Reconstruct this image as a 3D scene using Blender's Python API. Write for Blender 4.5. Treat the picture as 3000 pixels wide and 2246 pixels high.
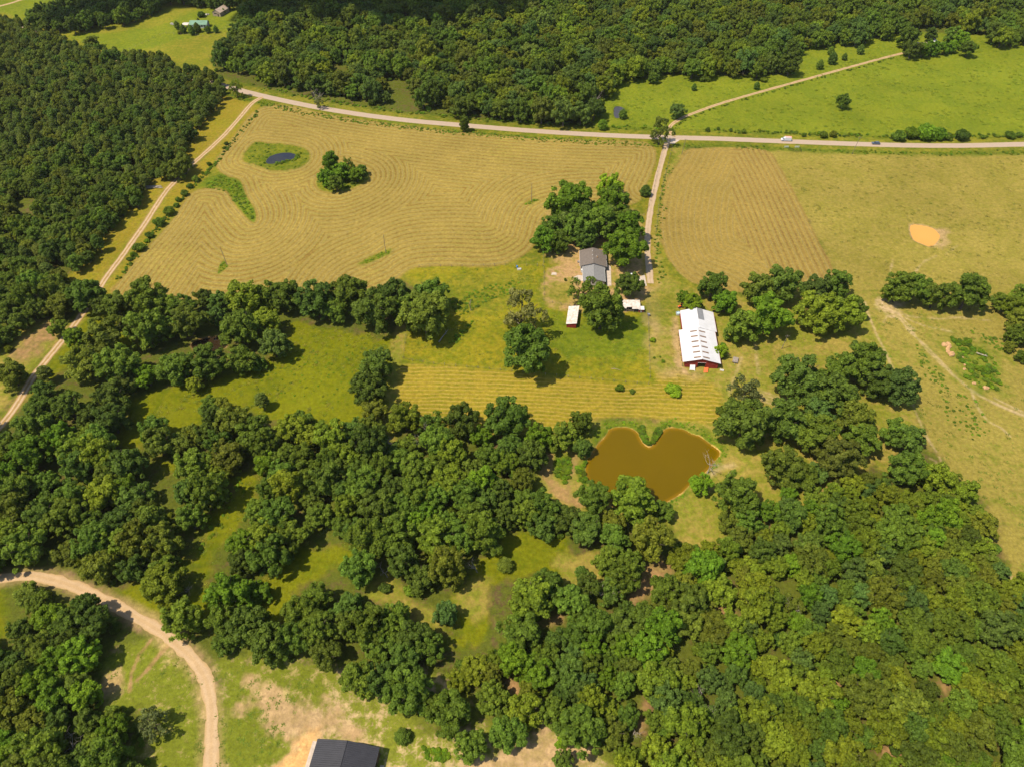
import bpy, math, random
import numpy as np

for o in list(bpy.data.objects):
    bpy.data.objects.remove(o)
SC = bpy.context.scene
COL = SC.collection
R = math.radians

# ------------------------------------------------------------------ camera, sky, sun, exposure
CAM_H, PITCH, FPX = 200.0, R(46.0), 2082.0          # camera height in m, downward pitch, focal length in photo pixels
cam_d = bpy.data.cameras.new('camera')
cam_d.sensor_width = 36.0
cam_d.lens = 36.0 * FPX / 3000.0
cam_d.clip_start, cam_d.clip_end = 1.0, 30000.0
cam = bpy.data.objects.new('camera', cam_d)
COL.objects.link(cam)
cam.location = (0, 0, CAM_H)
cam.rotation_euler = (R(90) - PITCH, 0, 0)
SC.camera = cam

SUN_EL = R(61.5)
SH = (0.915, 0.403)                                  # direction in which shadows fall on the ground
world = bpy.data.worlds.new('World')
SC.world = world
world.use_nodes = True
wn = world.node_tree
sky = wn.nodes.new('ShaderNodeTexSky')
sky.sky_type = 'NISHITA'
sky.sun_disc = False
sky.sun_elevation = SUN_EL
sky.sun_rotation = math.atan2(-SH[0], -SH[1])
wn.links.new(sky.outputs[0], wn.nodes['Background'].inputs[0])
wn.nodes['Background'].inputs[1].default_value = 0.135
sun_d = bpy.data.lights.new('sun', 'SUN')
sun_d.energy = 4.8
sun_d.angle = R(0.5)
sun_d.color = (1.0, 0.90, 0.74)
sun = bpy.data.objects.new('sun', sun_d)
COL.objects.link(sun)
sun.rotation_euler = (R(90) - SUN_EL, 0, math.atan2(SH[1], SH[0]) - R(90))
SC.view_settings.view_transform = 'Standard'
SC.view_settings.look = 'None'
SC.view_settings.gamma = 1.0
SC.view_settings.exposure = 0.66
SC.view_settings.use_curve_mapping = False
SC.cycles.max_bounces = 5
SC.cycles.diffuse_bounces = 2
SC.cycles.glossy_bounces = 2
SC.cycles.transmission_bounces = 3

# ------------------------------------------------------------------ helpers
rng = np.random.default_rng(7)
random.seed(7)
CP, SP = math.cos(PITCH), math.sin(PITCH)


def at(x, y, z=0.0):
    """photo pixel (3000 wide) -> point of the place at height z"""
    v = (y - 1123.0) / FPX
    t = (CAM_H - z) / (SP + v * CP)
    return ((x - 1500.0) / FPX * t, (CP - v * SP) * t)


def at_np(x, y, z=0.0):
    v = (y - 1123.0) / FPX
    t = (CAM_H - z) / (SP + v * CP)
    return (x - 1500.0) / FPX * t, (CP - v * SP) * t


def px_of(X, Y, Z):
    dep = Y * CP + (CAM_H - Z) * SP
    up = Y * SP - (CAM_H - Z) * CP
    return 1500.0 + FPX * X / dep, 1123.0 - FPX * up / dep, FPX / dep


def D(pts):                      # coordinates read off the 2212-wide view
    return [(x * 1.356239, y * 1.356239) for x, y in pts]


def T(c, r, pts):                # coordinates read off a 1000 x 750 tile
    oy = (0, 750, 1496)[r]
    return [(c * 1000 + x / 2.208, oy + y / 2.208) for x, y in pts]


def Z(ox, oy, k, pts):
    return [(ox + x / k, oy + y / k) for x, y in pts]


def W(pts, z=0.0):
    return np.array([at(x, y, z) for x, y in pts])


def vnoise(x, y, freq, seed=0):
    x = x * freq + seed * 17.31
    y = y * freq + seed * 9.73
    xi, yi = np.floor(x).astype(np.int64), np.floor(y).astype(np.int64)
    fx, fy = x - xi, y - yi
    fx, fy = fx * fx * (3 - 2 * fx), fy * fy * (3 - 2 * fy)

    def h(a, b):
        n = (a * 374761393 + b * 668265263 + seed * 974634777) & 0x7fffffff
        n = ((n ^ (n >> 13)) * 1274126177) & 0x7fffffff
        return ((n ^ (n >> 16)) & 0xffff) / 65535.0
    return (h(xi, yi) * (1 - fx) + h(xi + 1, yi) * fx) * (1 - fy) + (h(xi, yi + 1) * (1 - fx) + h(xi + 1, yi + 1) * fx) * fy


def seg_dist(x, y, line, closed):
    d2 = np.full(x.shape, 1e12)
    n = len(line)
    for i in range(n if closed else n - 1):
        ax, ay = line[i]
        bx, by = line[(i + 1) % n]
        ex, ey = bx - ax, by - ay
        L = ex * ex + ey * ey + 1e-9
        t = np.clip(((x - ax) * ex + (y - ay) * ey) / L, 0, 1)
        d2 = np.minimum(d2, (x - ax - t * ex) ** 2 + (y - ay - t * ey) ** 2)
    return np.sqrt(d2)


def inside(x, y, poly):
    c = np.zeros(x.shape, bool)
    n = len(poly)
    for i in range(n):
        ax, ay = poly[i]
        bx, by = poly[(i + 1) % n]
        if ay == by:
            continue
        c ^= ((ay > y) != (by > y)) & (x < (bx - ax) * (y - ay) / (by - ay) + ax)
    return c


def poly_sd(x, y, poly):         # > 0 inside
    d = seg_dist(x, y, poly, True)
    return np.where(inside(x, y, poly), d, -d)


def smooth(pts, n=4, closed=True):
    """Catmull-Rom through the points"""
    p = np.array(pts, float)
    N = len(p)
    out = []
    for i in range(N if closed else N - 1):
        if closed:
            a, b, c, d = p[(i - 1) % N], p[i], p[(i + 1) % N], p[(i + 2) % N]
        else:
            a, b, c, d = p[max(i - 1, 0)], p[i], p[i + 1], p[min(i + 2, N - 1)]
        for k in range(n):
            t = k / n
            out.append(0.5 * (2 * b + (c - a) * t + (2 * a - 5 * b + 4 * c - d) * t * t + (3 * b - a - 3 * c + d) * t ** 3))
    if not closed:
        out.append(p[-1])
    return np.array(out)


# ------------------------------------------------------------------ materials
def new_mat(name):
    m = bpy.data.materials.new(name)
    m.use_nodes = True
    nt = m.node_tree
    return m, nt, nt.nodes['Principled BSDF']


def node(nt, kind, **kw):
    n = nt.nodes.new(kind)
    for k, v in kw.items():
        if k.startswith('i_'):
            n.inputs[int(k[2:]) if k[2:].isdigit() else k[2:]].default_value = v
        else:
            setattr(n, k, v)
    return n


def mixc(nt, fac, a, b, mode='MIX'):
    n = nt.nodes.new('ShaderNodeMix')
    n.data_type = 'RGBA'
    n.blend_type = mode
    for sock, v in ((n.inputs[0], fac), (n.inputs[6], a), (n.inputs[7], b)):
        if hasattr(v, 'is_linked'):
            nt.links.new(v, sock)
        elif isinstance(v, (int, float)):
            sock.default_value = v
        else:
            sock.default_value = (*v, 1.0)
    return n.outputs[2]


def noise(nt, scale, detail=3.0, vec=None, rough=0.55):
    n = node(nt, 'ShaderNodeTexNoise')
    n.inputs['Scale'].default_value = scale
    n.inputs['Detail'].default_value = detail
    n.inputs['Roughness'].default_value = rough
    if vec is None:
        vec = node(nt, 'ShaderNodeNewGeometry').outputs['Position']
    nt.links.new(vec, n.inputs['Vector'])
    return n.outputs[0]


def maprange(nt, v, a, b, c=0.0, d=1.0):
    n = node(nt, 'ShaderNodeMapRange')
    nt.links.new(v, n.inputs[0])
    n.inputs[1].default_value, n.inputs[2].default_value, n.inputs[3].default_value, n.inputs[4].default_value = a, b, c, d
    return n.outputs[0]


def math_n(nt, op, a, b=None):
    n = node(nt, 'ShaderNodeMath', operation=op)
    for i, v in enumerate((a, b)):
        if v is None:
            continue
        if hasattr(v, 'is_linked'):
            nt.links.new(v, n.inputs[i])
        else:
            n.inputs[i].default_value = v
    return n.outputs[0]


def simple(name, col, rough=0.6, var=0.18, scale=1.5, metal=0.0, col2=None, spec=0.3):
    m, nt, b = new_mat(name)
    n1 = noise(nt, scale, 4)
    f = maprange(nt, n1, 0.32, 0.68)
    c2 = col2 or tuple(c * (1 - 2 * var) for c in col)
    c = mixc(nt, f, tuple(min(1, x * (1 + var * 0.6)) for x in col), c2)
    nt.links.new(c, b.inputs['Base Color'])
    b.inputs['Roughness'].default_value = rough
    b.inputs['Metallic'].default_value = metal
    b.inputs['Specular IOR Level'].default_value = spec
    return m


MAT = {}
for nm, a in dict(
        white_roof=dict(col=(0.4704, 0.4620, 0.4536), rough=0.45, var=0.06, scale=0.35),
        grey_panel=dict(col=(0.1848, 0.1848, 0.1848), rough=0.4, var=0.12, scale=0.5),
        skylight=dict(col=(0.185, 0.118, 0.072), rough=0.4, var=0.2, scale=0.8),
        red_paint=dict(col=(0.2302, 0.0244, 0.0193), rough=0.6, var=0.15, scale=0.9),
        red_trim=dict(col=(0.3024, 0.0504, 0.0294), rough=0.6, var=0.1),
        brown_shingle=dict(col=(0.1260, 0.1025, 0.0840), rough=0.85, var=0.1, scale=1.2),
        grey_shingle=dict(col=(0.1722, 0.1663, 0.1579), rough=0.85, var=0.1, scale=1.6),
        siding=dict(col=(0.3839, 0.3629, 0.3209), rough=0.7, var=0.08),
        white_paint=dict(col=(0.5435, 0.5300, 0.5023), rough=0.5, var=0.06),
        dark=dict(col=(0.0151, 0.0134, 0.0118), rough=0.9, var=0.2),
        black_metal=dict(col=(0.0269, 0.0260, 0.0294), rough=0.5, var=0.10, scale=0.6),
        wood_wall=dict(col=(0.1008, 0.0630, 0.0336), rough=0.8, var=0.2, scale=2.0),
        wood=dict(col=(0.1680, 0.1260, 0.0840), rough=0.85, var=0.25, scale=3.0),
        grey_wood=dict(col=(0.2520, 0.2100, 0.1680), rough=0.85, var=0.25, scale=3.0),
        dead_wood=dict(col=(0.2789, 0.2369, 0.1882), rough=0.9, var=0.2, scale=2.0),
        bark=dict(col=(0.0924, 0.0714, 0.0504), rough=0.95, var=0.25, scale=2.0),
        rust_roof=dict(col=(0.4880, 0.4603, 0.4183), rough=0.55, var=0.1, scale=1.1, col2=(0.3528, 0.2772, 0.2100)),
        concrete=dict(col=(0.3906, 0.3209, 0.2512), rough=0.9, var=0.12, scale=0.8),
        green_metal=dict(col=(0.1092, 0.2100, 0.1344), rough=0.5, var=0.1, scale=0.4),
        tan_roof=dict(col=(0.3343, 0.2512, 0.1814), rough=0.8, var=0.1, scale=0.6),
        tan_wall=dict(col=(0.2789, 0.2092, 0.1394), rough=0.8, var=0.1),
        stone_and_shade=dict(col=(0.3024, 0.2772, 0.2436), rough=0.9, var=0.2),  # rock colour; also the painted shade on a far gable end
        clay=dict(col=(0.3906, 0.2302, 0.1042), rough=0.95, var=0.15, scale=1.5),
        rubber=dict(col=(0.0168, 0.0168, 0.0168), rough=0.9, var=0.1),
        steel=dict(col=(0.3780, 0.3780, 0.3864), rough=0.4, var=0.1, metal=0.6),
        car_white=dict(col=(0.5578, 0.5578, 0.5578), rough=0.3, var=0.02, spec=0.5),
        car_blue=dict(col=(0.0630, 0.0798, 0.1092), rough=0.25, var=0.05, spec=0.5),
        car_glass=dict(col=(0.0168, 0.0210, 0.0252), rough=0.08, var=0.05, spec=0.6),
        orange=dict(col=(0.5880, 0.1008, 0.0168), rough=0.4, var=0.06, spec=0.5),
        lamp=dict(col=(0.6300, 0.6048, 0.5460), rough=0.2, var=0.02, spec=0.6),
        blue=dict(col=(0.0420, 0.1848, 0.4620), rough=0.5, var=0.08),
        pale_blue=dict(col=(0.3780, 0.4872, 0.5208), rough=0.5, var=0.1),
        pole_wood=dict(col=(0.1848, 0.1428, 0.1092), rough=0.9, var=0.2, scale=2.0),
        hay=dict(col=(0.2142, 0.1512, 0.0378), rough=0.95, var=0.18, scale=0.6),
        wire=dict(col=(0.0840, 0.0840, 0.0756), rough=0.8, var=0.1),
        cloud=dict(col=(0.85, 0.85, 0.85), rough=1.0, var=0.02),
).items():
    MAT[nm] = simple(nm, **a)


def foliage_mat(name, trans=0.46):
    m, nt, b = new_mat(name)
    t = node(nt, 'ShaderNodeAttribute', attribute_type='INSTANCER', attribute_name='tint')
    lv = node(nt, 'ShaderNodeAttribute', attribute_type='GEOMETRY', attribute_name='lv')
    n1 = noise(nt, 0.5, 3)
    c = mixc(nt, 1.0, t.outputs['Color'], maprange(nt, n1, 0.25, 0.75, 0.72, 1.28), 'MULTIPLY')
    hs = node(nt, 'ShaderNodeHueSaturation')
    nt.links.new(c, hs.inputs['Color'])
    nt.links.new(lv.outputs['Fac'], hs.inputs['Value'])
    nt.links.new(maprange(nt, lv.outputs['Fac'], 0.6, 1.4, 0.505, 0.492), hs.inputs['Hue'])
    nt.links.new(hs.outputs[0], b.inputs['Base Color'])
    b.inputs['Roughness'].default_value = 0.6
    b.inputs['Specular IOR Level'].default_value = 0.12
    tr = node(nt, 'ShaderNodeBsdfTranslucent')
    tc = mixc(nt, 1.0, hs.outputs[0], (1.25, 1.2, 0.5), 'MULTIPLY')
    nt.links.new(tc, tr.inputs[0])
    mx = node(nt, 'ShaderNodeMixShader')
    mx.inputs[0].default_value = trans
    nt.links.new(b.outputs[0], mx.inputs[1])
    nt.links.new(tr.outputs[0], mx.inputs[2])
    nt.links.new(mx.outputs[0], nt.nodes['Material Output'].inputs[0])
    return m


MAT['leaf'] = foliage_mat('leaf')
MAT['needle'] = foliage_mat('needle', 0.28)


def ground_mat():
    m, nt, b = new_mat('ground')
    pos = node(nt, 'ShaderNodeNewGeometry').outputs['Position']
    A = node(nt, 'ShaderNodeAttribute', attribute_name='colA').outputs['Color']
    B = node(nt, 'ShaderNodeAttribute', attribute_name='colB').outputs['Color']
    Cc = node(nt, 'ShaderNodeAttribute', attribute_name='colR').outputs['Color']
    par = node(nt, 'ShaderNodeAttribute', attribute_name='par').outputs['Vector']
    sx = node(nt, 'ShaderNodeSeparateXYZ')
    nt.links.new(par, sx.inputs[0])
    n1, n2, n3 = noise(nt, 0.055, 2, pos), noise(nt, 0.33, 4, pos), noise(nt, 1.7, 3, pos)
    n = math_n(nt, 'ADD', math_n(nt, 'ADD', math_n(nt, 'MULTIPLY', n1, 0.30), math_n(nt, 'MULTIPLY', n2, 0.44)), math_n(nt, 'MULTIPLY', n3, 0.26))
    d = math_n(nt, 'SUBTRACT', n, sx.outputs[0])
    t = maprange(nt, d, -0.05, 0.05)
    c = mixc(nt, t, A, B)
    ph = math_n(nt, 'ADD', math_n(nt, 'MULTIPLY', sx.outputs[2], 2 * math.pi), math_n(nt, 'MULTIPLY', n2, 2.2))
    s = maprange(nt, math_n(nt, 'SINE', ph), -0.1, 0.95)
    br = math_n(nt, 'MULTIPLY', maprange(nt, n2, 0.25, 0.62, 0.35, 1.0), maprange(nt, n1, 0.30, 0.70, 0.6, 1.1))
    s = math_n(nt, 'MULTIPLY', math_n(nt, 'MULTIPLY', s, sx.outputs[1]), br)
    c = mixc(nt, s, c, Cc)
    c = mixc(nt, 1.0, c, maprange(nt, n3, 0.2, 0.8, 0.74, 1.26), 'MULTIPLY')
    c = mixc(nt, 1.0, c, maprange(nt, noise(nt, 0.7, 3, pos), 0.3, 0.7, 0.80, 1.20), 'MULTIPLY')
    n4 = noise(nt, 0.02, 2, pos)
    c = mixc(nt, 1.0, c, maprange(nt, n4, 0.3, 0.7, 0.90, 1.10), 'MULTIPLY')
    nt.links.new(c, b.inputs['Base Color'])
    b.inputs['Roughness'].default_value = 0.95
    b.inputs['Specular IOR Level'].default_value = 0.03
    bp = node(nt, 'ShaderNodeBump')
    bp.inputs['Strength'].default_value = 0.5
    bp.inputs['Distance'].default_value = 0.25
    nt.links.new(math_n(nt, 'ADD', n3, math_n(nt, 'MULTIPLY', n2, 0.6)), bp.inputs['Height'])
    nt.links.new(bp.outputs[0], b.inputs['Normal'])
    return m


def road_mat(name, col, rut, edge, patch=0.12, rutw=0.5):
    """across-road colours: pale wheel ruts, a darker or grassy middle, dusty edges"""
    m, nt, b = new_mat(name)
    pos = node(nt, 'ShaderNodeNewGeometry').outputs['Position']
    ac = node(nt, 'ShaderNodeAttribute', attribute_name='across').outputs['Fac']      # -1 .. 1
    n2, n3 = noise(nt, 0.5, 4, pos), noise(nt, 2.5, 3, pos)
    a = math_n(nt, 'ABSOLUTE', ac)
    wob = math_n(nt, 'ADD', a, math_n(nt, 'MULTIPLY', math_n(nt, 'SUBTRACT', n2, 0.5), 0.5))
    r = maprange(nt, math_n(nt, 'ABSOLUTE', math_n(nt, 'SUBTRACT', wob, 0.5)), 0.34, 0.12)
    c = mixc(nt, math_n(nt, 'MULTIPLY', r, rutw), col, rut)
    e = maprange(nt, wob, 0.80, 1.02)
    c = mixc(nt, e, c, edge)
    c = mixc(nt, 1.0, c, maprange(nt, n2, 0.25, 0.75, 1 - patch, 1 + patch), 'MULTIPLY')
    c = mixc(nt, 1.0, c, maprange(nt, n3, 0.2, 0.8, 0.88, 1.12), 'MULTIPLY')
    nt.links.new(c, b.inputs['Base Color'])
    b.inputs['Roughness'].default_value = 0.95
    b.inputs['Specular IOR Level'].default_value = 0.1
    return m


def water_mat(name, col, col2, rough=0.06, spec=0.35, edge=None):
    m, nt, b = new_mat(name)
    n1 = noise(nt, 0.05, 2)
    c = mixc(nt, maprange(nt, n1, 0.35, 0.65), col, col2)
    if edge is not None:
        e = node(nt, 'ShaderNodeAttribute', attribute_name='shore').outputs['Fac']
        n5 = noise(nt, 0.25, 3)
        f = maprange(nt, math_n(nt, 'ADD', e, math_n(nt, 'MULTIPLY', math_n(nt, 'SUBTRACT', n5, 0.5), 0.5)), 0.35, 1.0)
        c = mixc(nt, f, c, edge)
    nt.links.new(c, b.inputs['Base Color'])
    b.inputs['Roughness'].default_value = rough
    b.inputs['Specular IOR Level'].default_value = spec
    bp = node(nt, 'ShaderNodeBump')
    bp.inputs['Strength'].default_value = 0.08
    bp.inputs['Distance'].default_value = 0.1
    nt.links.new(noise(nt, 1.2, 3), bp.inputs['Height'])
    nt.links.new(bp.outputs[0], b.inputs['Normal'])
    return m


# ------------------------------------------------------------------ mesh helpers
def link(name, mesh, mat=None, parent=None):
    o = bpy.data.objects.new(name, mesh)
    COL.objects.link(o)
    if mat is not None and not mesh.materials:
        mesh.materials.append(MAT[mat] if isinstance(mat, str) else mat)
    if parent is not None:
        o.parent = parent
    return o


def tag(o, label=None, cat=None, group=None, kind=None):
    if label:
        o['label'] = label
    if cat:
        o['category'] = cat
    if group:
        o['group'] = group
    if kind:
        o['kind'] = kind
    return o


def empty(name, loc, rz=0.0, sc=1.0):
    o = bpy.data.objects.new(name, None)
    COL.objects.link(o)
    o.location = (*loc, 0.0) if len(loc) == 2 else loc
    o.rotation_euler = (0, 0, rz)
    o.scale = sc if isinstance(sc, (tuple, list)) else (sc, sc, sc)
    o.empty_display_size = 0.5
    return o


def np_mesh(name, verts, quads):
    me = bpy.data.meshes.new(name)
    verts = np.asarray(verts, np.float32)
    quads = np.asarray(quads, np.int32)
    k = quads.shape[1]
    me.vertices.add(len(verts))
    me.vertices.foreach_set('co', verts.ravel())
    me.loops.add(quads.size)
    me.loops.foreach_set('vertex_index', quads.ravel())
    me.polygons.add(len(quads))
    me.polygons.foreach_set('loop_start', np.arange(0, quads.size, k, dtype=np.int32))
    me.update(calc_edges=True)
    return me


class MB:
    def __init__(self):
        self.v, self.f = [], []

    def add(self, verts, faces):
        n = len(self.v)
        self.v += [tuple(p) for p in verts]
        self.f += [tuple(i + n for i in f) for f in faces]
        return self

    def box(self, x0, x1, y0, y1, z0, z1):
        return self.hexa([(x0, y0), (x1, y0), (x1, y1), (x0, y1)], z0, z1)

    def hexa(self, foot, z0, z1):
        n = len(foot)
        v = [(x, y, z0) for x, y in foot] + [(x, y, z1) for x, y in foot]
        return self.add(v, [tuple(range(n))[::-1], tuple(range(n, 2 * n))] + [(i, (i + 1) % n, n + (i + 1) % n, n + i) for i in range(n)])

    def slab(self, a, b, c, d, t):
        """quad a b c d with thickness t downwards"""
        q = [a, b, c, d]
        lo = [(p[0], p[1], p[2] - t) for p in q]
        return self.add(q + lo, [(0, 1, 2, 3), (7, 6, 5, 4)] + [(i, i + 4, (i + 1) % 4 + 4, (i + 1) % 4) for i in range(4)])

    def tube(self, pts, radii, n=6):
        pts = [np.array(p, float) for p in pts]
        base = len(self.v)
        for i, p in enumerate(pts):
            d = pts[min(i + 1, len(pts) - 1)] - pts[max(i - 1, 0)]
            d = d / (np.linalg.norm(d) + 1e-9)
            u = np.cross(d, (0, 0, 1) if abs(d[2]) < 0.9 else (1, 0, 0))
            u /= np.linalg.norm(u)
            w = np.cross(d, u)
            r = radii[i]
            for k in range(n):
                a = 2 * math.pi * k / n
                self.v.append(tuple(p + r * (math.cos(a) * u + math.sin(a) * w)))
        for i in range(len(pts) - 1):
            for k in range(n):
                a, b = base + i * n + k, base + i * n + (k + 1) % n
                self.f.append((a, b, b + n, a + n))
        self.f.append(tuple(base + k for k in range(n))[::-1])
        self.f.append(tuple(base + (len(pts) - 1) * n + k for k in range(n)))
        return self

    def extrude_profile(self, prof, y0, y1):
        """profile in x,z pulled along y"""
        n = len(prof)
        v = [(x, y0, z) for x, z in prof] + [(x, y1, z) for x, z in prof]
        return self.add(v, [tuple(range(n)), tuple(range(2 * n - 1, n - 1, -1))] + [(i, n + i, n + (i + 1) % n, (i + 1) % n) for i in range(n)])

    def mesh(self, name):
        me = bpy.data.meshes.new(name)
        me.from_pydata(self.v, [], self.f)
        me.update()
        return me

    def build(self, name, mat, parent=None):
        return link(name, self.mesh(name), mat, parent)


# ------------------------------------------------------------------ outlines of the place (photo pixels -> world metres)
hay_main = smooth(W(D([(590, 228), (640, 231), (700, 246), (760, 256), (850, 269), (1000, 286), (1150, 298), (1300, 304), (1385, 306), (1412, 318), (1418, 345), (1408, 375),
                       (1392, 410), (1372, 440), (1300, 452), (1230, 456), (1188, 460), (1171, 474), (1164, 500), (1152, 532), (1125, 555), (1090, 571), (1038, 577), (971, 574),
                       (908, 577), (880, 586), (851, 607), (790, 632), (700, 640), (560, 650), (440, 655), (330, 655), (240, 632), (262, 602), (301, 553), (345, 506),
                       (377, 468), (400, 432), (416, 415), (440, 408), (467, 407), (490, 414), (502, 434), (521, 457), (546, 482), (555, 470), (548, 447), (533, 424), (525, 401), (514, 387),
                       (494, 382), (474, 371), (466, 354), (471, 337), (501, 301), (534, 254), (561, 234)])), 3)
isl_pond = smooth(W(T(0, 0, [(1570, 1030), (1640, 925), (1720, 925), (1850, 935), (1950, 955), (2000, 990), (1990, 1040), (1940, 1080), (1850, 1100), (1770, 1105), (1700, 1085), (1640, 1060)])), 3)
isl_clump = smooth(W(D([(684, 395), (700, 372), (740, 355), (785, 368), (796, 384), (775, 400), (735, 414), (700, 411)])), 3)
isl_a = W(D([(471, 592), (474, 575), (483, 562), (492, 577)]))
isl_b = W(D([(772, 573), (800, 555), (845, 537), (840, 549), (800, 567)]))
isl_c = W(D([(1130, 443), (1150, 432), (1166, 431), (1145, 441)]))
hay_right = smooth(W(D([(1480, 326), (1520, 320), (1600, 319), (1645, 323), (1668, 334), (1690, 370), (1720, 425), (1760, 505), (1803, 592), (1770, 615), (1700, 632), (1600, 632), (1540, 624),
                        (1490, 608), (1458, 580), (1438, 550), (1427, 510), (1425, 460), (1435, 410), (1448, 372), (1466, 350)])), 3)
mown = smooth(W(Z(0, 0, 1.0, [(1148, 1190), (1160, 1110), (1172, 1068), (1300, 1072), (1500, 1092), (1700, 1112), (1905, 1130), (1925, 1085), (1990, 1085), (2060, 1105), (2120, 1150), (2110, 1230), (2060, 1240),
                              (1900, 1225), (1750, 1225), (1690, 1260), (1500, 1270), (1300, 1260), (1180, 1240)])), 3)
heart = smooth(W(Z(1700, 1220, 4.9156, [(400, 205), (440, 165), (560, 140), (680, 148), (770, 180), (830, 230), (860, 300), (900, 370), (960, 420), (1000, 432), (1050, 400), (1110, 320), (1180, 220),
                                        (1220, 180), (1280, 152), (1400, 155), (1520, 185), (1620, 240), (1720, 272), (1830, 350), (1950, 440), (2000, 480), (2010, 540), (1960, 605), (1900, 690),
                                        (1800, 790), (1720, 850), (1600, 945), (1500, 1050), (1380, 1140), (1250, 1210), (1150, 1255), (1000, 1310), (850, 1340), (700, 1340), (500, 1300), (380, 1220),
                                        (250, 1080), (170, 990), (110, 900), (82, 790), (90, 680), (118, 590), (150, 550), (200, 460), (280, 360), (370, 270)])), 2)
orange = smooth(W(T(2, 0, [(1475, 1456), (1560, 1458), (1620, 1475), (1660, 1512), (1662, 1540), (1612, 1592), (1540, 1570), (1490, 1540)])), 3)
dark_pond = smooth(W(T(0, 0, [(1720, 1050), (1740, 1012), (1800, 990), (1860, 984), (1905, 993), (1912, 1010), (1880, 1030), (1820, 1042), (1765, 1056)])), 3)
grey_pond = smooth(W(T(1, 0, [(1762, 700), (1790, 685), (1830, 700), (1838, 730), (1810, 755), (1770, 760)])), 3)
wood_pool = smooth(W(T(0, 1, [(1240, 560), (1340, 525), (1450, 515), (1468, 560), (1440, 600), (1320, 615), (1250, 600)])), 3)
POOLS = [(heart, 0.45), (orange, 0.35), (dark_pond, 0.4), (grey_pond, 0.3), (wood_pool, 0.3)]

county = smooth(W([(-400, -60), (-150, 10), (10, 62), (100, 95), (231, 145), (267, 153), (430, 196), (560, 228), (630, 245)] + D([(560, 206), (700, 235), (850, 257), (1000, 271), (1150, 283), (1300, 292), (1430, 297), (1550, 300),
                                                                                                                   (1700, 306), (1900, 313), (2050, 315), (2212, 312), (2500, 304), (3000, 285)])), 6, False)
drive = smooth(W(D([(1444, 299), (1437, 322), (1428, 355), (1420, 385), (1412, 420), (1406, 450), (1400, 490), (1398, 530), (1401, 570), (1406, 614)])), 6, False)
meadow_track = smooth(W(D([(1458, 296), (1447, 284), (1449, 272), (1462, 262), (1485, 250), (1560, 223), (1650, 197), (1740, 172), (1830, 147), (1900, 128), (1955, 114)])), 6, False)
left_track = smooth(W(D([(567, 210), (545, 223), (520, 252), (490, 286), (455, 320), (420, 351), (395, 376), (365, 406), (340, 441), (315, 481), (290, 516), (265, 552), (235, 592), (214, 624), (190, 660), (162, 700), (130, 741),
                         (100, 778), (70, 816), (40, 868), (5, 915), (-60, 985)])), 5, False)
low_road = smooth(W(D([(-200, 1268), (-20, 1250), (60, 1243), (110, 1250), (160, 1266), (215, 1290), (260, 1312), (300, 1335), (340, 1359), (375, 1386), (410, 1416), (438, 1455), (453, 1500), (458, 1550), (457, 1600), (455, 1660), (452, 1760), (450, 1900)])), 6, False)
top_road = smooth(W([(-200, 70), (10, 16), (62, 0), (200, -45)]), 5, False)

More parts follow.
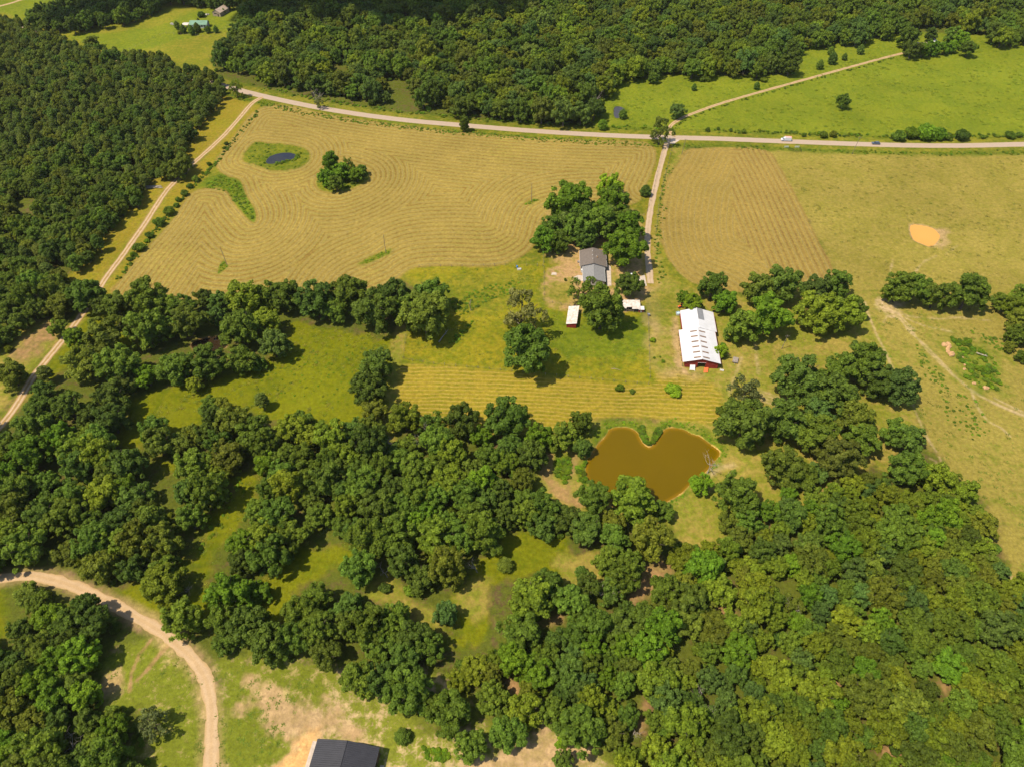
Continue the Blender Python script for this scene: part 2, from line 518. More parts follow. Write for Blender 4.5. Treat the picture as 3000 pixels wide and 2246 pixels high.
# ------------------------------------------------------------------ ground sheet
STEP = 4.0
gx = np.concatenate([[-30000, -14000, -7000, -3500, -1700, -900, -500], np.arange(-260, 3262, STEP), [3500, 3900, 4700, 6500, 10000, 17000, 33000]])
gy = np.concatenate([[-1012, -990, -950, -890, -800, -690, -580, -480, -390, -310, -240, -180], np.arange(-130, 2400, STEP), [2450, 2600, 3000, 4000, 6000]])
GX, GY = np.meshgrid(gx, gy)
NX, NY = len(gx), len(gy)
X, Y = at_np(GX.ravel(), GY.ravel())
N = len(X)
JN = (vnoise(X, Y, 0.22, 1) - 0.5) * 2 + (vnoise(X, Y, 0.9, 2) - 0.5) * 1.0       # edge wobble
colA, colB, colR = np.empty((N, 3)), np.empty((N, 3)), np.empty((N, 3))
par = np.zeros((N, 3))
PAL = dict(
    floor=((0.130, 0.088, 0.036), (0.100, 0.115, 0.014), 0.44),
    meadow=((0.245, 0.235, 0.022), (0.165, 0.185, 0.018), 0.54),
    paddock=((0.235, 0.240, 0.028), (0.150, 0.190, 0.018), 0.50),
    lush=((0.120, 0.190, 0.016), (0.080, 0.140, 0.014), 0.52),
    topmead=((0.225, 0.255, 0.020), (0.165, 0.215, 0.016), 0.50),
    far_mead=((0.250, 0.245, 0.032), (0.180, 0.215, 0.020), 0.50),
    verge=((0.225, 0.225, 0.034), (0.120, 0.160, 0.018), 0.50),
    weeds=((0.130, 0.175, 0.016), (0.075, 0.125, 0.012), 0.50),
    lawn=((0.265, 0.215, 0.040), (0.230, 0.215, 0.030), 0.50),
    hay=((0.455, 0.345, 0.095), (0.385, 0.310, 0.080), 0.50),
    hayr=((0.430, 0.315, 0.085), (0.375, 0.290, 0.075), 0.50),
    pasture=((0.330, 0.270, 0.062), (0.265, 0.235, 0.042), 0.50),
    lowpast=((0.300, 0.250, 0.062), (0.190, 0.205, 0.030), 0.56),
    dry=((0.350, 0.255, 0.080), (0.225, 0.220, 0.034), 0.49),
    mown=((0.300, 0.245, 0.045), (0.215, 0.200, 0.028), 0.50),
    dirt=((0.480, 0.315, 0.150), (0.380, 0.250, 0.110), 0.52),
    sand=((0.560, 0.400, 0.195), (0.190, 0.205, 0.022), 0.475),
    sandgreen=((0.460, 0.345, 0.130), (0.160, 0.180, 0.016), 0.42),
    redsoil=((0.350, 0.205, 0.085), (0.250, 0.175, 0.055), 0.52),
    clayrim=((0.560, 0.330, 0.095), (0.400, 0.215, 0.055), 0.52),
    clayorange=((0.720, 0.400, 0.140), (0.600, 0.330, 0.130), 0.55),
    yard=((0.420, 0.260, 0.110), (0.255, 0.215, 0.035), 0.52),
    path=((0.500, 0.360, 0.190), (0.360, 0.270, 0.100), 0.50),
)
GRASSY = {'meadow': (.67, .72, .28), 'paddock': (1.12, .92, .5), 'lush': (1.05, .92, .6), 'topmead': (.86, .84, .7), 'far_mead': (1.0, .9, .7), 'verge': (1.05, .92, .6), 'weeds': (1.05, .92, .6),
          'hay': (.75, .73, .60), 'hayr': (.75, .71, .60), 'pasture': (.88, .84, .74), 'lowpast': (.90, .86, .68), 'lawn': (1.0, .92, .5), 'mown': (1.0, .92, .5), 'dry': (.86, .90, .60)}
for k_, f_ in GRASSY.items():
    a_, b_, c_ = PAL[k_]
    PAL[k_] = (tuple(u * w for u, w in zip(a_, f_)), tuple(u * w for u, w in zip(b_, f_)), c_)
PAL = {k_: (tuple(u * 0.665 for u in a_), tuple(u * 0.665 for u in b_), c_) for k_, (a_, b_, c_) in PAL.items()}
colA[:], colB[:] = PAL['floor'][0], PAL['floor'][1]
colR[:] = colA
par[:, 0] = PAL['floor'][2]


def blend(w, idx, cls, rows=None):
    a, b, bias = PAL[cls]
    w1 = w[:, None]
    colA[idx] += (np.array(a) - colA[idx]) * w1
    colB[idx] += (np.array(b) - colB[idx]) * w1
    par[idx, 0] += (bias - par[idx, 0]) * w
    if rows is None:
        par[idx, 1] *= 1 - w
    else:
        colr, amt, phase = rows
        colr = tuple(u * 0.665 for u in colr)
        colR[idx] = np.where(w1 > 0.02, np.array(colr), colR[idx])
        par[idx, 1] += (amt - par[idx, 1]) * w
        par[idx, 2] = np.where(w > 0.02, phase, par[idx, 2])


def box_idx(pts, m):
    p = np.asarray(pts)
    return np.nonzero((X > p[:, 0].min() - m) & (X < p[:, 0].max() + m) & (Y > p[:, 1].min() - m) & (Y < p[:, 1].max() + m))[0]


def paint(poly, cls, soft=1.0, wob=1.0, amt=1.0):
    poly = np.asarray(poly)
    i = box_idx(poly, soft + 2 * wob + 1)
    s = poly_sd(X[i], Y[i], poly) + JN[i] * wob
    blend(np.clip(s / soft + 0.5, 0, 1) * amt, i, cls)


def stroke(line, half, cls, soft=1.0, wob=0.5, amt=1.0):
    line = np.asarray(line)
    i = box_idx(line, half + soft + 2 * wob + 1)
    s = half - seg_dist(X[i], Y[i], line, False) + JN[i] * wob
    blend(np.clip(s / soft + 0.5, 0, 1) * amt, i, cls)


def PW(pts):
    return smooth(W(pts), 3)


# big covers first
paint(PW(D([(1405, 420), (1440, 420), (1445, 540), (1480, 590), (1540, 615), (1540, 650), (1440, 650), (1400, 620)])), 'verge', 3, 1)
paint(PW(D([(-300, -60), (530, -60), (530, 60), (455, 120), (460, 180), (250, 150), (100, 100), (-300, 140)])), 'far_mead', 3, 2)
paint(PW(D([(120, 85), (330, 60), (430, 20), (520, 20), (505, 60), (440, 75), (300, 110), (240, 140)])), 'topmead', 4, 2)
paint(PW(D([(-20, 5), (200, -10), (180, 60), (60, 75), (0, 40)])), 'topmead', 4, 2)
paint(PW(D([(1300, 292), (1310, 170), (1700, 160), (1735, 105), (1960, 70), (2120, 75), (2300, 60), (2700, 100), (2700, 300), (1900, 310), (1550, 298)])), 'topmead', 3, 2)
paint(PW(D([(1660, 325), (1900, 325), (2300, 322), (2700, 320), (2700, 660), (2212, 650), (1850, 640), (1800, 600), (1740, 470)])), 'pasture', 4, 2)
paint(PW(D([(1850, 620), (2000, 625), (2212, 640), (2700, 650), (2700, 1320), (2230, 1300), (2150, 1120), (2040, 1010), (1985, 930), (1960, 860), (1880, 760)])), 'lowpast', 4, 2)
paint(PW(D([(1420, 310), (1455, 300), (1480, 330), (1430, 420), (1428, 560), (1480, 620), (1650, 640), (1850, 640), (1990, 900), (1900, 1000), (1560, 1180), (1450, 1170), (1400, 640), (1395, 500)])), 'dry', 3, 2)
paint(PW(D([(560, 215), (700, 245), (1000, 282), (1430, 305), (1415, 420), (1400, 640), (1410, 840), (860, 790), (880, 720), (860, 600), (240, 650), (220, 640), (400, 400), (540, 240)])), 'verge', 2, 1)
paint(PW(D([(905, 575), (1160, 570), (1175, 590), (1170, 660), (1400, 680), (1405, 832), (1200, 815), (868, 782), (880, 715), (985, 660), (960, 610), (890, 600)])), 'paddock', 2, 1.5)
paint(PW(D([(980, 600), (1130, 585), (1140, 640), (1000, 680)])), 'verge', 5, 3, 0.7)
paint(PW(D([(1180, 670), (1230, 690), (1400, 690), (1400, 760), (1300, 780), (1200, 760)])), 'lush', 6, 4, 0.75)
paint(PW([(842, 950), (890, 940), (1000, 965), (1110, 990), (1170, 980), (1155, 1090), (1140, 1250), (960, 1260), (790, 1240), (700, 1210), (550, 1290), (440, 1260), (360, 1200), (470, 1140), (680, 1090), (780, 1060)]), 'meadow', 4, 3)
for pts in (Z(0, 1200, 2.76, [(890, 200), (1000, 150), (1150, 120), (1200, 220), (1100, 300), (940, 310)]),
            Z(0, 1200, 2.76, [(1240, 390), (1400, 380), (1420, 480), (1300, 520)]),
            Z(0, 1200, 2.76, [(1990, 470), (2080, 520), (2100, 720), (1980, 880), (1900, 1050), (1800, 1130), (1740, 1250), (1650, 1380), (1520, 1290), (1400, 1290), (1560, 1150), (1660, 1050), (1660, 880), (1740, 780), (1880, 680), (1850, 560)]),
            Z(0, 1200, 2.76, [(820, 1440), (1000, 1420), (1150, 1380), (1700, 1430), (1750, 1600), (1600, 1760), (1200, 1700), (1000, 1560)]),
            T(0, 2, [(1650, 480), (1860, 270), (2000, 220), (2400, 230), (2300, 350), (2070, 420), (1960, 500), (1850, 650), (1770, 780), (1680, 780)])):
    paint(PW(pts), 'meadow', 4, 2)
# lawns and verges by the left track
paint(PW(D([(480, 195), (560, 208), (480, 300), (400, 378), (320, 480), (235, 600), (210, 640), (150, 600), (235, 500), (320, 400), (400, 330), (430, 250)])), 'lawn', 3, 1.5)
paint(PW(D([(560, 212), (560, 235), (500, 300), (465, 345), (430, 400), (300, 550), (235, 635), (205, 645), (280, 540), (360, 415), (440, 340), (520, 255)])), 'lawn', 2, 1)
paint(PW(D([(470, 375), (520, 390), (535, 425), (556, 465), (548, 484), (505, 440), (490, 412), (430, 405), (400, 420)])), 'lush', 2, 1.5, 0.8)
paint(PW(D([(190, 650), (260, 700), (300, 760), (150, 800), (110, 830), (60, 860), (100, 770)])), 'meadow', 4, 2)
paint(PW(D([(-80, 780), (60, 700), (130, 690), (150, 720), (60, 800), (10, 880), (-80, 960)])), 'dry', 3, 2)
paint(PW(T(0, 1, [(100, 620), (230, 480), (330, 420), (380, 460), (300, 580), (120, 680)])), 'redsoil', 5, 3)
# verge along the county road
stroke(county, 9.5, 'verge', 3, 1.0, 0.9)
rd_s = county[(county[:, 0] > -190)]
off = rd_s + np.array([0.0, -9.5])
stroke(off, 2.4, 'weeds', 2, 1.2, 0.8)
stroke(rd_s + np.array([0.0, 10.0]), 1.6, 'weeds', 2, 1.2, 0.5)
# hay fields
SY = 0.74                                            # rows lie a little wider apart up the slope
WR = 2.65


def sq(p):
    return np.asarray(p) * np.array([1.0, SY])


def hay_phase(x, y, chains):
    """distance to the nearest of the edges that the mower followed; chains: (polyline, closed, head start in m)"""
    d = np.full(x.shape, 1e9)
    for ln, closed, head in chains:
        d = np.minimum(d, seg_dist(x, y * SY, sq(ln), closed) + head)
    return d / (WR if chains is CH_MAIN else 3.1)


CH_MAIN = [(smooth(W(D([(561, 234), (590, 228), (640, 231), (700, 246), (760, 256), (850, 269), (1000, 286), (1150, 298), (1300, 304), (1385, 306), (1412, 318), (1418, 345), (1408, 375), (1392, 410)])), 3, False), False, 0.0),
           (smooth(W(D([(1300, 446), (1230, 450), (1188, 458), (1171, 474), (1164, 500), (1152, 532), (1125, 555), (1090, 571), (1038, 577), (971, 574), (908, 577), (880, 586), (851, 607), (790, 634)])), 3, False), False, 0.0),
           (smooth(W(D([(225, 650), (262, 602), (301, 553), (345, 506), (377, 468), (400, 432), (416, 415), (440, 408), (467, 407), (490, 414), (502, 434), (521, 457), (546, 482), (555, 470), (548, 447), (533, 424), (525, 401), (514, 387),
                             (494, 382), (474, 371), (466, 354), (471, 337), (501, 301), (534, 254), (561, 234)])), 3, False), False, 0.0),
           (isl_pond, True, 0.0), (isl_clump, True, 9.4)]
CH_RIGHT = [(smooth(W(D([(1500, 290), (1480, 326), (1466, 350), (1448, 372), (1435, 410), (1425, 460), (1427, 510), (1438, 550), (1458, 585), (1490, 612), (1560, 640)])), 3, False), False, 0.0),
            (W(D([(1630, 260), (1668, 334), (1690, 370), (1720, 425), (1760, 505), (1803, 592), (1840, 670)])), False, 0.0),
            (W(D([(1480, 322), (1560, 319), (1650, 322)])), False, 14.1)]
i = box_idx(hay_main, 6)
s = poly_sd(X[i], Y[i], hay_main)
ISL = [isl_pond, isl_clump, isl_a, isl_b, isl_c]
for q in ISL:
    s = np.minimum(s, -poly_sd(X[i], Y[i], q))
ph = hay_phase(X[i], Y[i], CH_MAIN)
blend(np.clip((s + JN[i] * 0.35) / 0.8 + 0.5, 0, 1), i, 'hay', ((0.235, 0.140, 0.032), 0.95, ph))
for q in ISL:
    paint(q, 'verge', 0.8, 0.5)
    paint(q, 'weeds', 3, 1.5, 0.6)
i = box_idx(hay_right, 6)
s = poly_sd(X[i], Y[i], hay_right)
phr = hay_phase(X[i], Y[i], CH_RIGHT)
amr = np.where(seg_dist(X[i], Y[i] * SY, sq(CH_RIGHT[1][0]), False) < seg_dist(X[i], Y[i] * SY, sq(CH_RIGHT[0][0]), False), 1.0, 0.42)
blend(np.clip((s + JN[i] * 0.35) / 0.8 + 0.5, 0, 1), i, 'hayr', ((0.215, 0.130, 0.036), amr, phr))
i = box_idx(mown, 6)
s = poly_sd(X[i], Y[i], mown)
phm = (Y[i] + 0.045 * X[i] + 2.2 * vnoise(X[i], Y[i], 0.06, 5) + 0.5 * vnoise(X[i], Y[i], 0.3, 6)) / 1.9
blend(np.clip((s + JN[i] * 0.8) / 2.0 + 0.5, 0, 1), i, 'mown', ((0.480, 0.330, 0.075), 0.62, phm))
# lane left of the paddock, soil patches, yard
stroke(W([(1180, 960), (1165, 1020), (1152, 1090), (1145, 1180), (1142, 1240), (1140, 1330)]), 2.6, 'dry', 2, 0.8)
paint(PW(D([(1178, 590), (1250, 560), (1320, 560), (1390, 590), (1400, 640), (1330, 680), (1225, 668), (1178, 655)])), 'yard', 2, 1)
paint(PW(D([(1190, 615), (1235, 610), (1240, 650), (1190, 650)])), 'verge', 5, 2, 0.8)
paint(PW(D([(1185, 455), (1310, 450), (1400, 470), (1395, 600), (1230, 580), (1180, 540)])), 'yard', 4, 2, 0.85)
stroke(W(D([(1405, 612), (1412, 660), (1415, 720), (1420, 780), (1440, 800), (1500, 812)])), 3.0, 'dirt', 4, 2, 0.6)
paint(PW(D([(1408, 730), (1440, 730), (1462, 770), (1440, 800), (1410, 790)])), 'dry', 4, 2)
stroke(W(D([(1458, 690), (1463, 740), (1468, 790), (1480, 805)])), 1.5, 'dirt', 2, 1, 0.8)
paint(PW(D([(1400, 625), (1450, 640), (1455, 690), (1410, 690)])), 'verge', 4, 2, 0.7)
paint(PW(D([(1560, 760), (1660, 740), (1700, 700), (1750, 720), (1690, 780), (1680, 860), (1580, 870), (1540, 830)])), 'dry', 5, 3)
stroke(W(T(2, 1, [(380, 660), (360, 720), (330, 800), (300, 900)])), 0.7, 'path', 1, 0.4, 0.5)
stroke(W(T(2, 1, [(470, 570), (480, 680), (490, 760)])), 0.6, 'path', 1, 0.4, 0.45)
for k in range(4):
    stroke(W(T(2, 1, [(480 + 8 * k, 860 + 22 * k), (560, 890 + 20 * k), (650, 920 + 18 * k)])), 0.45, 'path', 0.8, 0.3, 0.6)
paint(PW(D([(1560, 880), (1600, 860), (1600, 930), (1570, 960)])), 'verge', 3, 2)
# pond surroundings
paint(PW([(1560, 1460), (1590, 1360), (1640, 1290), (1730, 1240), (1960, 1236), (2110, 1270), (2330, 1300), (2340, 1345), (2230, 1380), (2160, 1480), (2110, 1590), (1980, 1560), (1850, 1520), (1700, 1520)]), 'dry', 4, 2)
paint(PW(Z(1700, 1220, 4.9156, [(150, 330), (290, 120), (450, 40), (700, 60), (900, 140), (950, 330), (1000, 440), (900, 480), (300, 500)])), 'lush', 3, 1.5, 0.9)
paint(PW(Z(1700, 1220, 4.9156, [(1060, 200), (1180, 90), (1400, 90), (1700, 180), (1950, 320), (2080, 480), (2060, 620), (1960, 760), (1800, 560), (1200, 460), (1040, 420)])), 'lush', 3, 1.5, 0.9)
paint(PW(Z(1700, 1220, 4.9156, [(1960, 700), (2060, 600), (1900, 820), (1640, 1000), (1420, 1200), (1180, 1290), (1100, 1260), (1400, 1100), (1700, 830)])), 'lush', 2.5, 1.5, 0.9)
paint(PW(T(1, 1, [(1370, 1290), (1480, 1300), (1490, 1420), (1440, 1470), (1390, 1420)])), 'lush', 2, 1.5)
paint(PW(T(1, 1, [(1520, 1350), (1590, 1330), (1600, 1470), (1560, 1480), (1520, 1420)])), 'lush', 2, 1.5)
stroke(W(T(1, 1, [(1340, 1290), (1310, 1400), (1380, 1500), (1480, 1570), (1540, 1600)])), 2.0, 'redsoil', 2, 1, 0.8)
stroke(W(T(1, 1, [(1520, 1260), (1500, 1340), (1480, 1420), (1470, 1520)])), 1.3, 'redsoil', 2, 0.8, 0.7)
stroke(W(Z(1700, 1220, 4.9156, [(2200, 690), (2050, 720), (1920, 790), (1860, 900), (1850, 1050)])), 1.0, 'path', 1.5, 0.7, 0.5)
# soil in the woods, paths through the clearings
for pts, cl in ((T(1, 2, [(150, 540), (230, 380), (330, 470), (500, 590), (600, 670), (640, 770), (540, 760), (400, 620), (250, 580)]), 'dry'),
                (T(1, 2, [(720, 850), (740, 540), (850, 400), (950, 260), (1160, 150), (1400, 150), (1480, 270), (1680, 270), (1680, 430), (1500, 520), (1320, 420), (1240, 420), (960, 520), (990, 780), (900, 830)]), 'meadow'),
                (T(1, 2, [(740, 640), (830, 450), (960, 480), (960, 640), (860, 680)]), 'dry'),
                (T(1, 2, [(1380, 340), (1660, 270), (1680, 430), (1500, 500)]), 'dry'),
                (T(1, 2, [(1280, 700), (1440, 640), (1430, 720), (1330, 760)]), 'redsoil'),
                (T(1, 2, [(1880, 560), (1980, 300), (2080, 270), (2180, 410), (2000, 520)]), 'redsoil'),
                (T(1, 2, [(480, 1010), (700, 1120), (830, 1200), (800, 1260), (600, 1180), (480, 1080)]), 'sand'),
                (T(1, 2, [(1070, 1090), (1160, 1090), (1150, 1180), (1110, 1200)]), 'redsoil'),
                (T(1, 2, [(1940, 1220), (1990, 1210), (1960, 1400), (1900, 1380)]), 'redsoil'),
                (T(2, 2, [(270, 640), (330, 560), (420, 480), (440, 520), (340, 620), (300, 690)]), 'redsoil'),
                (T(2, 2, [(1290, 1610), (1370, 1500), (1410, 1500), (1360, 1600)]), 'redsoil'),
                (T(2, 2, [(990, 1070), (1040, 1070), (1040, 1120), (990, 1120)]), 'redsoil'),
                (T(2, 2, [(1660, 1110), (1740, 1110), (1740, 1190), (1690, 1190)]), 'redsoil'),
                (T(2, 1, [(1220, 1330), (1280, 1180), (1440, 1330), (1360, 1400), (1240, 1340)]), 'dry'),
                (T(2, 1, [(870, 1530), (980, 1480), (980, 1560)]), 'redsoil'),
                (T(2, 2, [(-40, 0), (260, -20), (260, 120), (180, 200), (0, 150)]), 'dry')):
    paint(PW(pts), cl, 3, 2)
# lower right pasture: cattle paths, bare ground, weeds
for pts, hw in ((T(2, 1, [(1180, 300), (1220, 430), (1265, 530), (1310, 620), (1360, 740)]), 0.55), (T(2, 1, [(1150, 280), (1200, 380), (1250, 480)]), 0.35),
                (T(2, 1, [(1270, 320), (1380, 380), (1480, 500), (1560, 570), (1650, 660), (1740, 760), (1850, 850), (1940, 910), (2060, 970), (2208, 1030), (2400, 1100)]), 0.75),
                (T(2, 1, [(1390, 370), (1470, 460), (1530, 550), (1620, 650), (1700, 730)]), 0.4), (T(2, 1, [(1870, 870), (1900, 960), (1970, 1060), (2060, 1110), (2120, 1165)]), 0.45),
                (T(2, 1, [(1380, 370), (1500, 395), (1640, 405), (1800, 400), (2000, 420)]), 0.3), (T(2, 1, [(1340, 360), (1300, 430)]), 0.3), (T(2, 1, [(1400, 380), (1480, 460), (1500, 470)]), 0.4),
                (T(2, 1, [(1440, 400), (1560, 450), (1740, 490)]), 0.25), (T(2, 1, [(2020, 920), (2100, 960), (2208, 1010)]), 0.3), (T(2, 1, [(1480, 940), (1540, 1080), (1580, 1170), (1640, 1260)]), 0.5),
                (T(2, 1, [(1600, 1310), (1640, 1330), (1660, 1380)]), 0.6), (T(2, 1, [(1660, 1300), (1710, 1390)]), 0.6), (T(2, 2, [(2110, 420), (2160, 490)]), 0.7),
                (T(2, 1, [(1340, 140), (1345, 90), (1360, 30)]), 0.3), (T(2, 1, [(1510, 100), (1560, 40), (1640, 0)]), 0.3), (T(2, 0, [(1700, 1645), (1780, 1590)]), 0.35)):
    stroke(smooth(W(pts), 3, False), hw * 0.75, 'path', 0.9, 0.3, 0.75)
paint(PW(T(2, 1, [(1240, 310), (1330, 280), (1420, 300), (1400, 370), (1340, 390)])), 'path', 3, 2)
paint(PW(T(2, 0, [(1640, 1480), (1700, 1490), (1720, 1560), (1690, 1620), (1600, 1600), (1660, 1560)])), 'dirt', 3, 2, 0.85)
paint(PW(T(2, 1, [(1740, 530), (1900, 570), (2030, 700), (2060, 850), (1980, 880), (1840, 820), (1800, 700), (1730, 620)])), 'lush', 7, 4, 0.7)
# ground round the dark-roofed building and the bottom-left road
paint(PW([(600, 2500), (625, 2010), (660, 1930), (860, 1920), (980, 1950), (1100, 2040), (1250, 2100), (1330, 2150), (1450, 2120), (1480, 2200), (1640, 2100), (1700, 2150), (1780, 2220), (1780, 2500)]), 'sand', 5, 3)
paint(PW([(620, 2500), (635, 2010), (670, 1935), (860, 1930), (960, 1970), (930, 2050), (840, 2080), (830, 2160), (800, 2500)]), 'sandgreen', 5, 3)
paint(PW(T(0, 2, [(1600, 1080), (1680, 1090), (1800, 1160), (1950, 1260), (2060, 1280), (2208, 1260), (2208, 1420), (2050, 1440), (1960, 1500), (1900, 1720), (1820, 1720), (1880, 1480), (1760, 1330), (1560, 1260), (1700, 1200)])), 'dirt', 4, 3, 0.9)
paint(PW(T(0, 2, [(1830, 1720), (1900, 1500), (2000, 1420), (2060, 1460), (2010, 1720)])), 'clayorange', 3, 2, 0.9)
paint(PW(T(1, 2, [(20, 1380), (160, 1400), (160, 1480), (20, 1470)])), 'dirt', 3, 2)
paint(PW(T(1, 2, [(1000, 1560), (1180, 1480), (1330, 1330), (1430, 1500), (1600, 1560), (1640, 1720), (900, 1720), (860, 1480)])), 'dirt', 5, 3, 0.8)
paint(PW(T(0, 2, [(640, 1060), (700, 950), (830, 830), (1060, 800), (1200, 920), (1330, 1150), (1330, 1720), (900, 1720), (850, 1300), (650, 1180)])), 'sandgreen', 4, 3)
paint(PW(T(0, 2, [(640, 1080), (740, 1040), (800, 1100), (700, 1180), (610, 1180)])), 'dirt', 3, 2, 0.8)
stroke(W(T(0, 2, [(1090, 870), (1020, 940), (950, 1030), (880, 1100)])), 0.55, 'redsoil', 0.7, 0.2)
stroke(W(T(0, 2, [(980, 830), (900, 930), (850, 1050), (840, 1160)])), 0.5, 'redsoil', 0.7, 0.2)
paint(PW(T(0, 2, [(-60, 480), (40, 500), (80, 620), (60, 760), (0, 800), (-100, 800)])), 'meadow', 3, 2)
stroke(low_road, 3.2, 'dirt', 2.5, 1.0, 0.55)
stroke(left_track, 2.6, 'dry', 2.0, 0.6, 0.7)
stroke(drive, 3.0, 'lawn', 2.0, 0.6, 0.7)
# shores, and the beds of the pools
GZ = np.zeros(N)
for q, lev in POOLS:
    i = box_idx(q, 8)
    d = poly_sd(X[i], Y[i], q)
    if q is heart:
        blend(np.clip((d + 0.42 + JN[i] * 0.35) / 0.5, 0, 1), i, 'clayrim')
    elif q is orange:
        blend(np.clip((d + 1.2 + JN[i] * 0.5) / 0.8, 0, 1) * 0.8, i, 'dirt')
    elif q is wood_pool:
        blend(np.clip((d + 0.8 + JN[i] * 0.5) / 0.8, 0, 1) * 0.8, i, 'redsoil')
    else:
        blend(np.clip((d + 2.5 + JN[i] * 1.5) / 2.0, 0, 1) * 0.8, i, 'weeds')
    GZ[i] = np.minimum(GZ[i], -np.clip((d + 1.1) / 2.6, 0, 1) * (lev * 2.4))
idx = np.arange(N).reshape(NY, NX)
quads = np.stack([idx[:-1, :-1], idx[1:, :-1], idx[1:, 1:], idx[:-1, 1:]], -1).reshape(-1, 4)
gm = np_mesh('ground', np.stack([X, Y, GZ], 1), quads)
for nm, arr in (('colA', colA), ('colB', colB), ('colR', colR)):
    a = gm.attributes.new(nm, 'FLOAT_COLOR', 'POINT')
    a.data.foreach_set('color', np.concatenate([arr, np.ones((N, 1))], 1).astype(np.float32).ravel())
a = gm.attributes.new('par', 'FLOAT_VECTOR', 'POINT')
a.data.foreach_set('vector', par.astype(np.float32).ravel())
tag(link('ground', gm, ground_mat()), 'farmland of mown hay fields, pasture and wooded ground', kind='structure')

# ------------------------------------------------------------------ water
WM = {'heart': water_mat('brown_water', (0.098, 0.062, 0.0004), (0.092, 0.059, 0.0004), spec=0.10, edge=(0.17, 0.092, 0.004)),
      'orange': water_mat('orange_water', (0.4723, 0.2296, 0.0459), (0.4461, 0.2165, 0.0426), spec=0.2),
      'dark': water_mat('dark_water', (0.0131, 0.0118, 0.0144), (0.0230, 0.0197, 0.0105)),
      'grey': water_mat('grey_water', (0.0361, 0.0315, 0.0262), (0.0459, 0.0394, 0.0328)),
      'wood': water_mat('wood_water', (0.030, 0.018, 0.008), (0.022, 0.014, 0.007))}


def pool(poly, key, lev, label):
    p = np.asarray(poly)
    x0, x1, y0, y1 = p[:, 0].min() - 1, p[:, 0].max() + 1, p[:, 1].min() - 1, p[:, 1].max() + 1
    st = 0.8
    xs, ys = np.arange(x0, x1 + st, st), np.arange(y0, y1 + st, st)
    A, B = np.meshgrid(xs, ys)
    d = poly_sd(A.ravel(), B.ravel(), p)
    idg = np.arange(A.size).reshape(A.shape)
    q = np.stack([idg[:-1, :-1], idg[:-1, 1:], idg[1:, 1:], idg[1:, :-1]], -1).reshape(-1, 4)
    q = q[(d[q] > -0.75).all(1)]
    used = np.unique(q)
    rem = np.full(A.size, -1)
    rem[used] = np.arange(len(used))
    v = np.stack([A.ravel()[used], B.ravel()[used], np.full(len(used), -lev)], 1)
    me = np_mesh('pond', v, rem[q])
    at_ = me.attributes.new('shore', 'FLOAT', 'POINT')
    at_.data.foreach_set('value', np.clip(1.0 - d[used] / 2.0, 0, 1).astype(np.float32))
    tag(link('pond', me, WM[key]), label, kind='structure')


pool(heart, 'heart', 0.45, 'heart-shaped farm pond of muddy brown water')
pool(orange, 'orange', 0.35, 'small bright orange muddy pond in the tan pasture')
pool(dark_pond, 'dark', 0.4, 'small dark pond inside the hay field')
pool(grey_pond, 'grey', 0.3, 'small grey pond at the forest edge by the meadow')
pool(wood_pool, 'wood', 0.3, 'brown pool hidden among the trees')


# ------------------------------------------------------------------ roads
def strip(name, line, half, z, mat, label, wob=0.15, step=1.2, seed=1):
    p = np.asarray(line)
    seg = np.linalg.norm(np.diff(p, axis=0), axis=1)
    s_ = np.concatenate([[0], np.cumsum(seg)])
    ss = np.arange(0, s_[-1], step)
    x, y = np.interp(ss, s_, p[:, 0]), np.interp(ss, s_, p[:, 1])
    tx, ty = np.gradient(x), np.gradient(y)
    L = np.hypot(tx, ty)
    nx, ny = -ty / L, tx / L
    v, ac = [], []
    M = 7
    for j in range(M):
        t = -1 + 2 * j / (M - 1)
        h = half * t
        if j in (0, M - 1):
            h = h + t * wob * ((vnoise(ss, ss * 0 + j, 0.35, seed + j) - 0.5) * 2 + (vnoise(ss, ss * 0 + j, 1.1, seed + j) - 0.5))
        v.append(np.stack([x + nx * h, y + ny * h, np.full(len(ss), z + 0.05 * (1 - t * t))], 1))
        ac.append(np.full(len(ss), t))
    n = len(ss)
    v, ac = np.concatenate(v), np.concatenate(ac)
    id_ = np.arange(M * n).reshape(M, n)
    q = np.stack([id_[:-1, :-1], id_[:-1, 1:], id_[1:, 1:], id_[1:, :-1]], -1).reshape(-1, 4)
    me = np_mesh(name, v, q[:, ::-1])
    me.polygons.foreach_set('use_smooth', np.ones(len(me.polygons), bool))
    a_ = me.attributes.new('across', 'FLOAT', 'POINT')
    a_.data.foreach_set('value', ac.astype(np.float32))
    return tag(link(name, me, mat), label, kind='structure')


RM = {'county': road_mat('county_road', (0.2919, 0.2198, 0.1574), (0.3116, 0.2362, 0.1738), (0.2624, 0.1902, 0.1115), 0.05, 0.5),
      'gravel': road_mat('gravel', (0.3018, 0.2165, 0.1312), (0.3542, 0.2624, 0.1706), (0.2362, 0.1574, 0.0722), 0.10, 0.6),
      'track': road_mat('track', (0.2493, 0.1574, 0.0590), (0.3608, 0.2624, 0.1574), (0.2362, 0.1509, 0.0525), 0.14, 0.9),
      'dirtroad': road_mat('dirt_road', (0.3411, 0.2296, 0.1181), (0.3739, 0.2624, 0.1509), (0.2952, 0.1968, 0.0853), 0.10, 0.6)}
strip('county_road', county, 2.75, 0.024, RM['county'], 'pale paved county road crossing behind the hay fields', 0.10)
strip('driveway', drive, 1.55, 0.036, RM['gravel'], 'pale gravel driveway from the county road to the house', 0.25)
strip('gravel_track', meadow_track, 1.3, 0.048, RM['track'], 'two-rut track across the green meadow to the far house', 0.25)
strip('gravel_track', left_track, 1.6, 0.040, RM['track'], 'two-rut gravel track between the pine wood and hay field', 0.25)
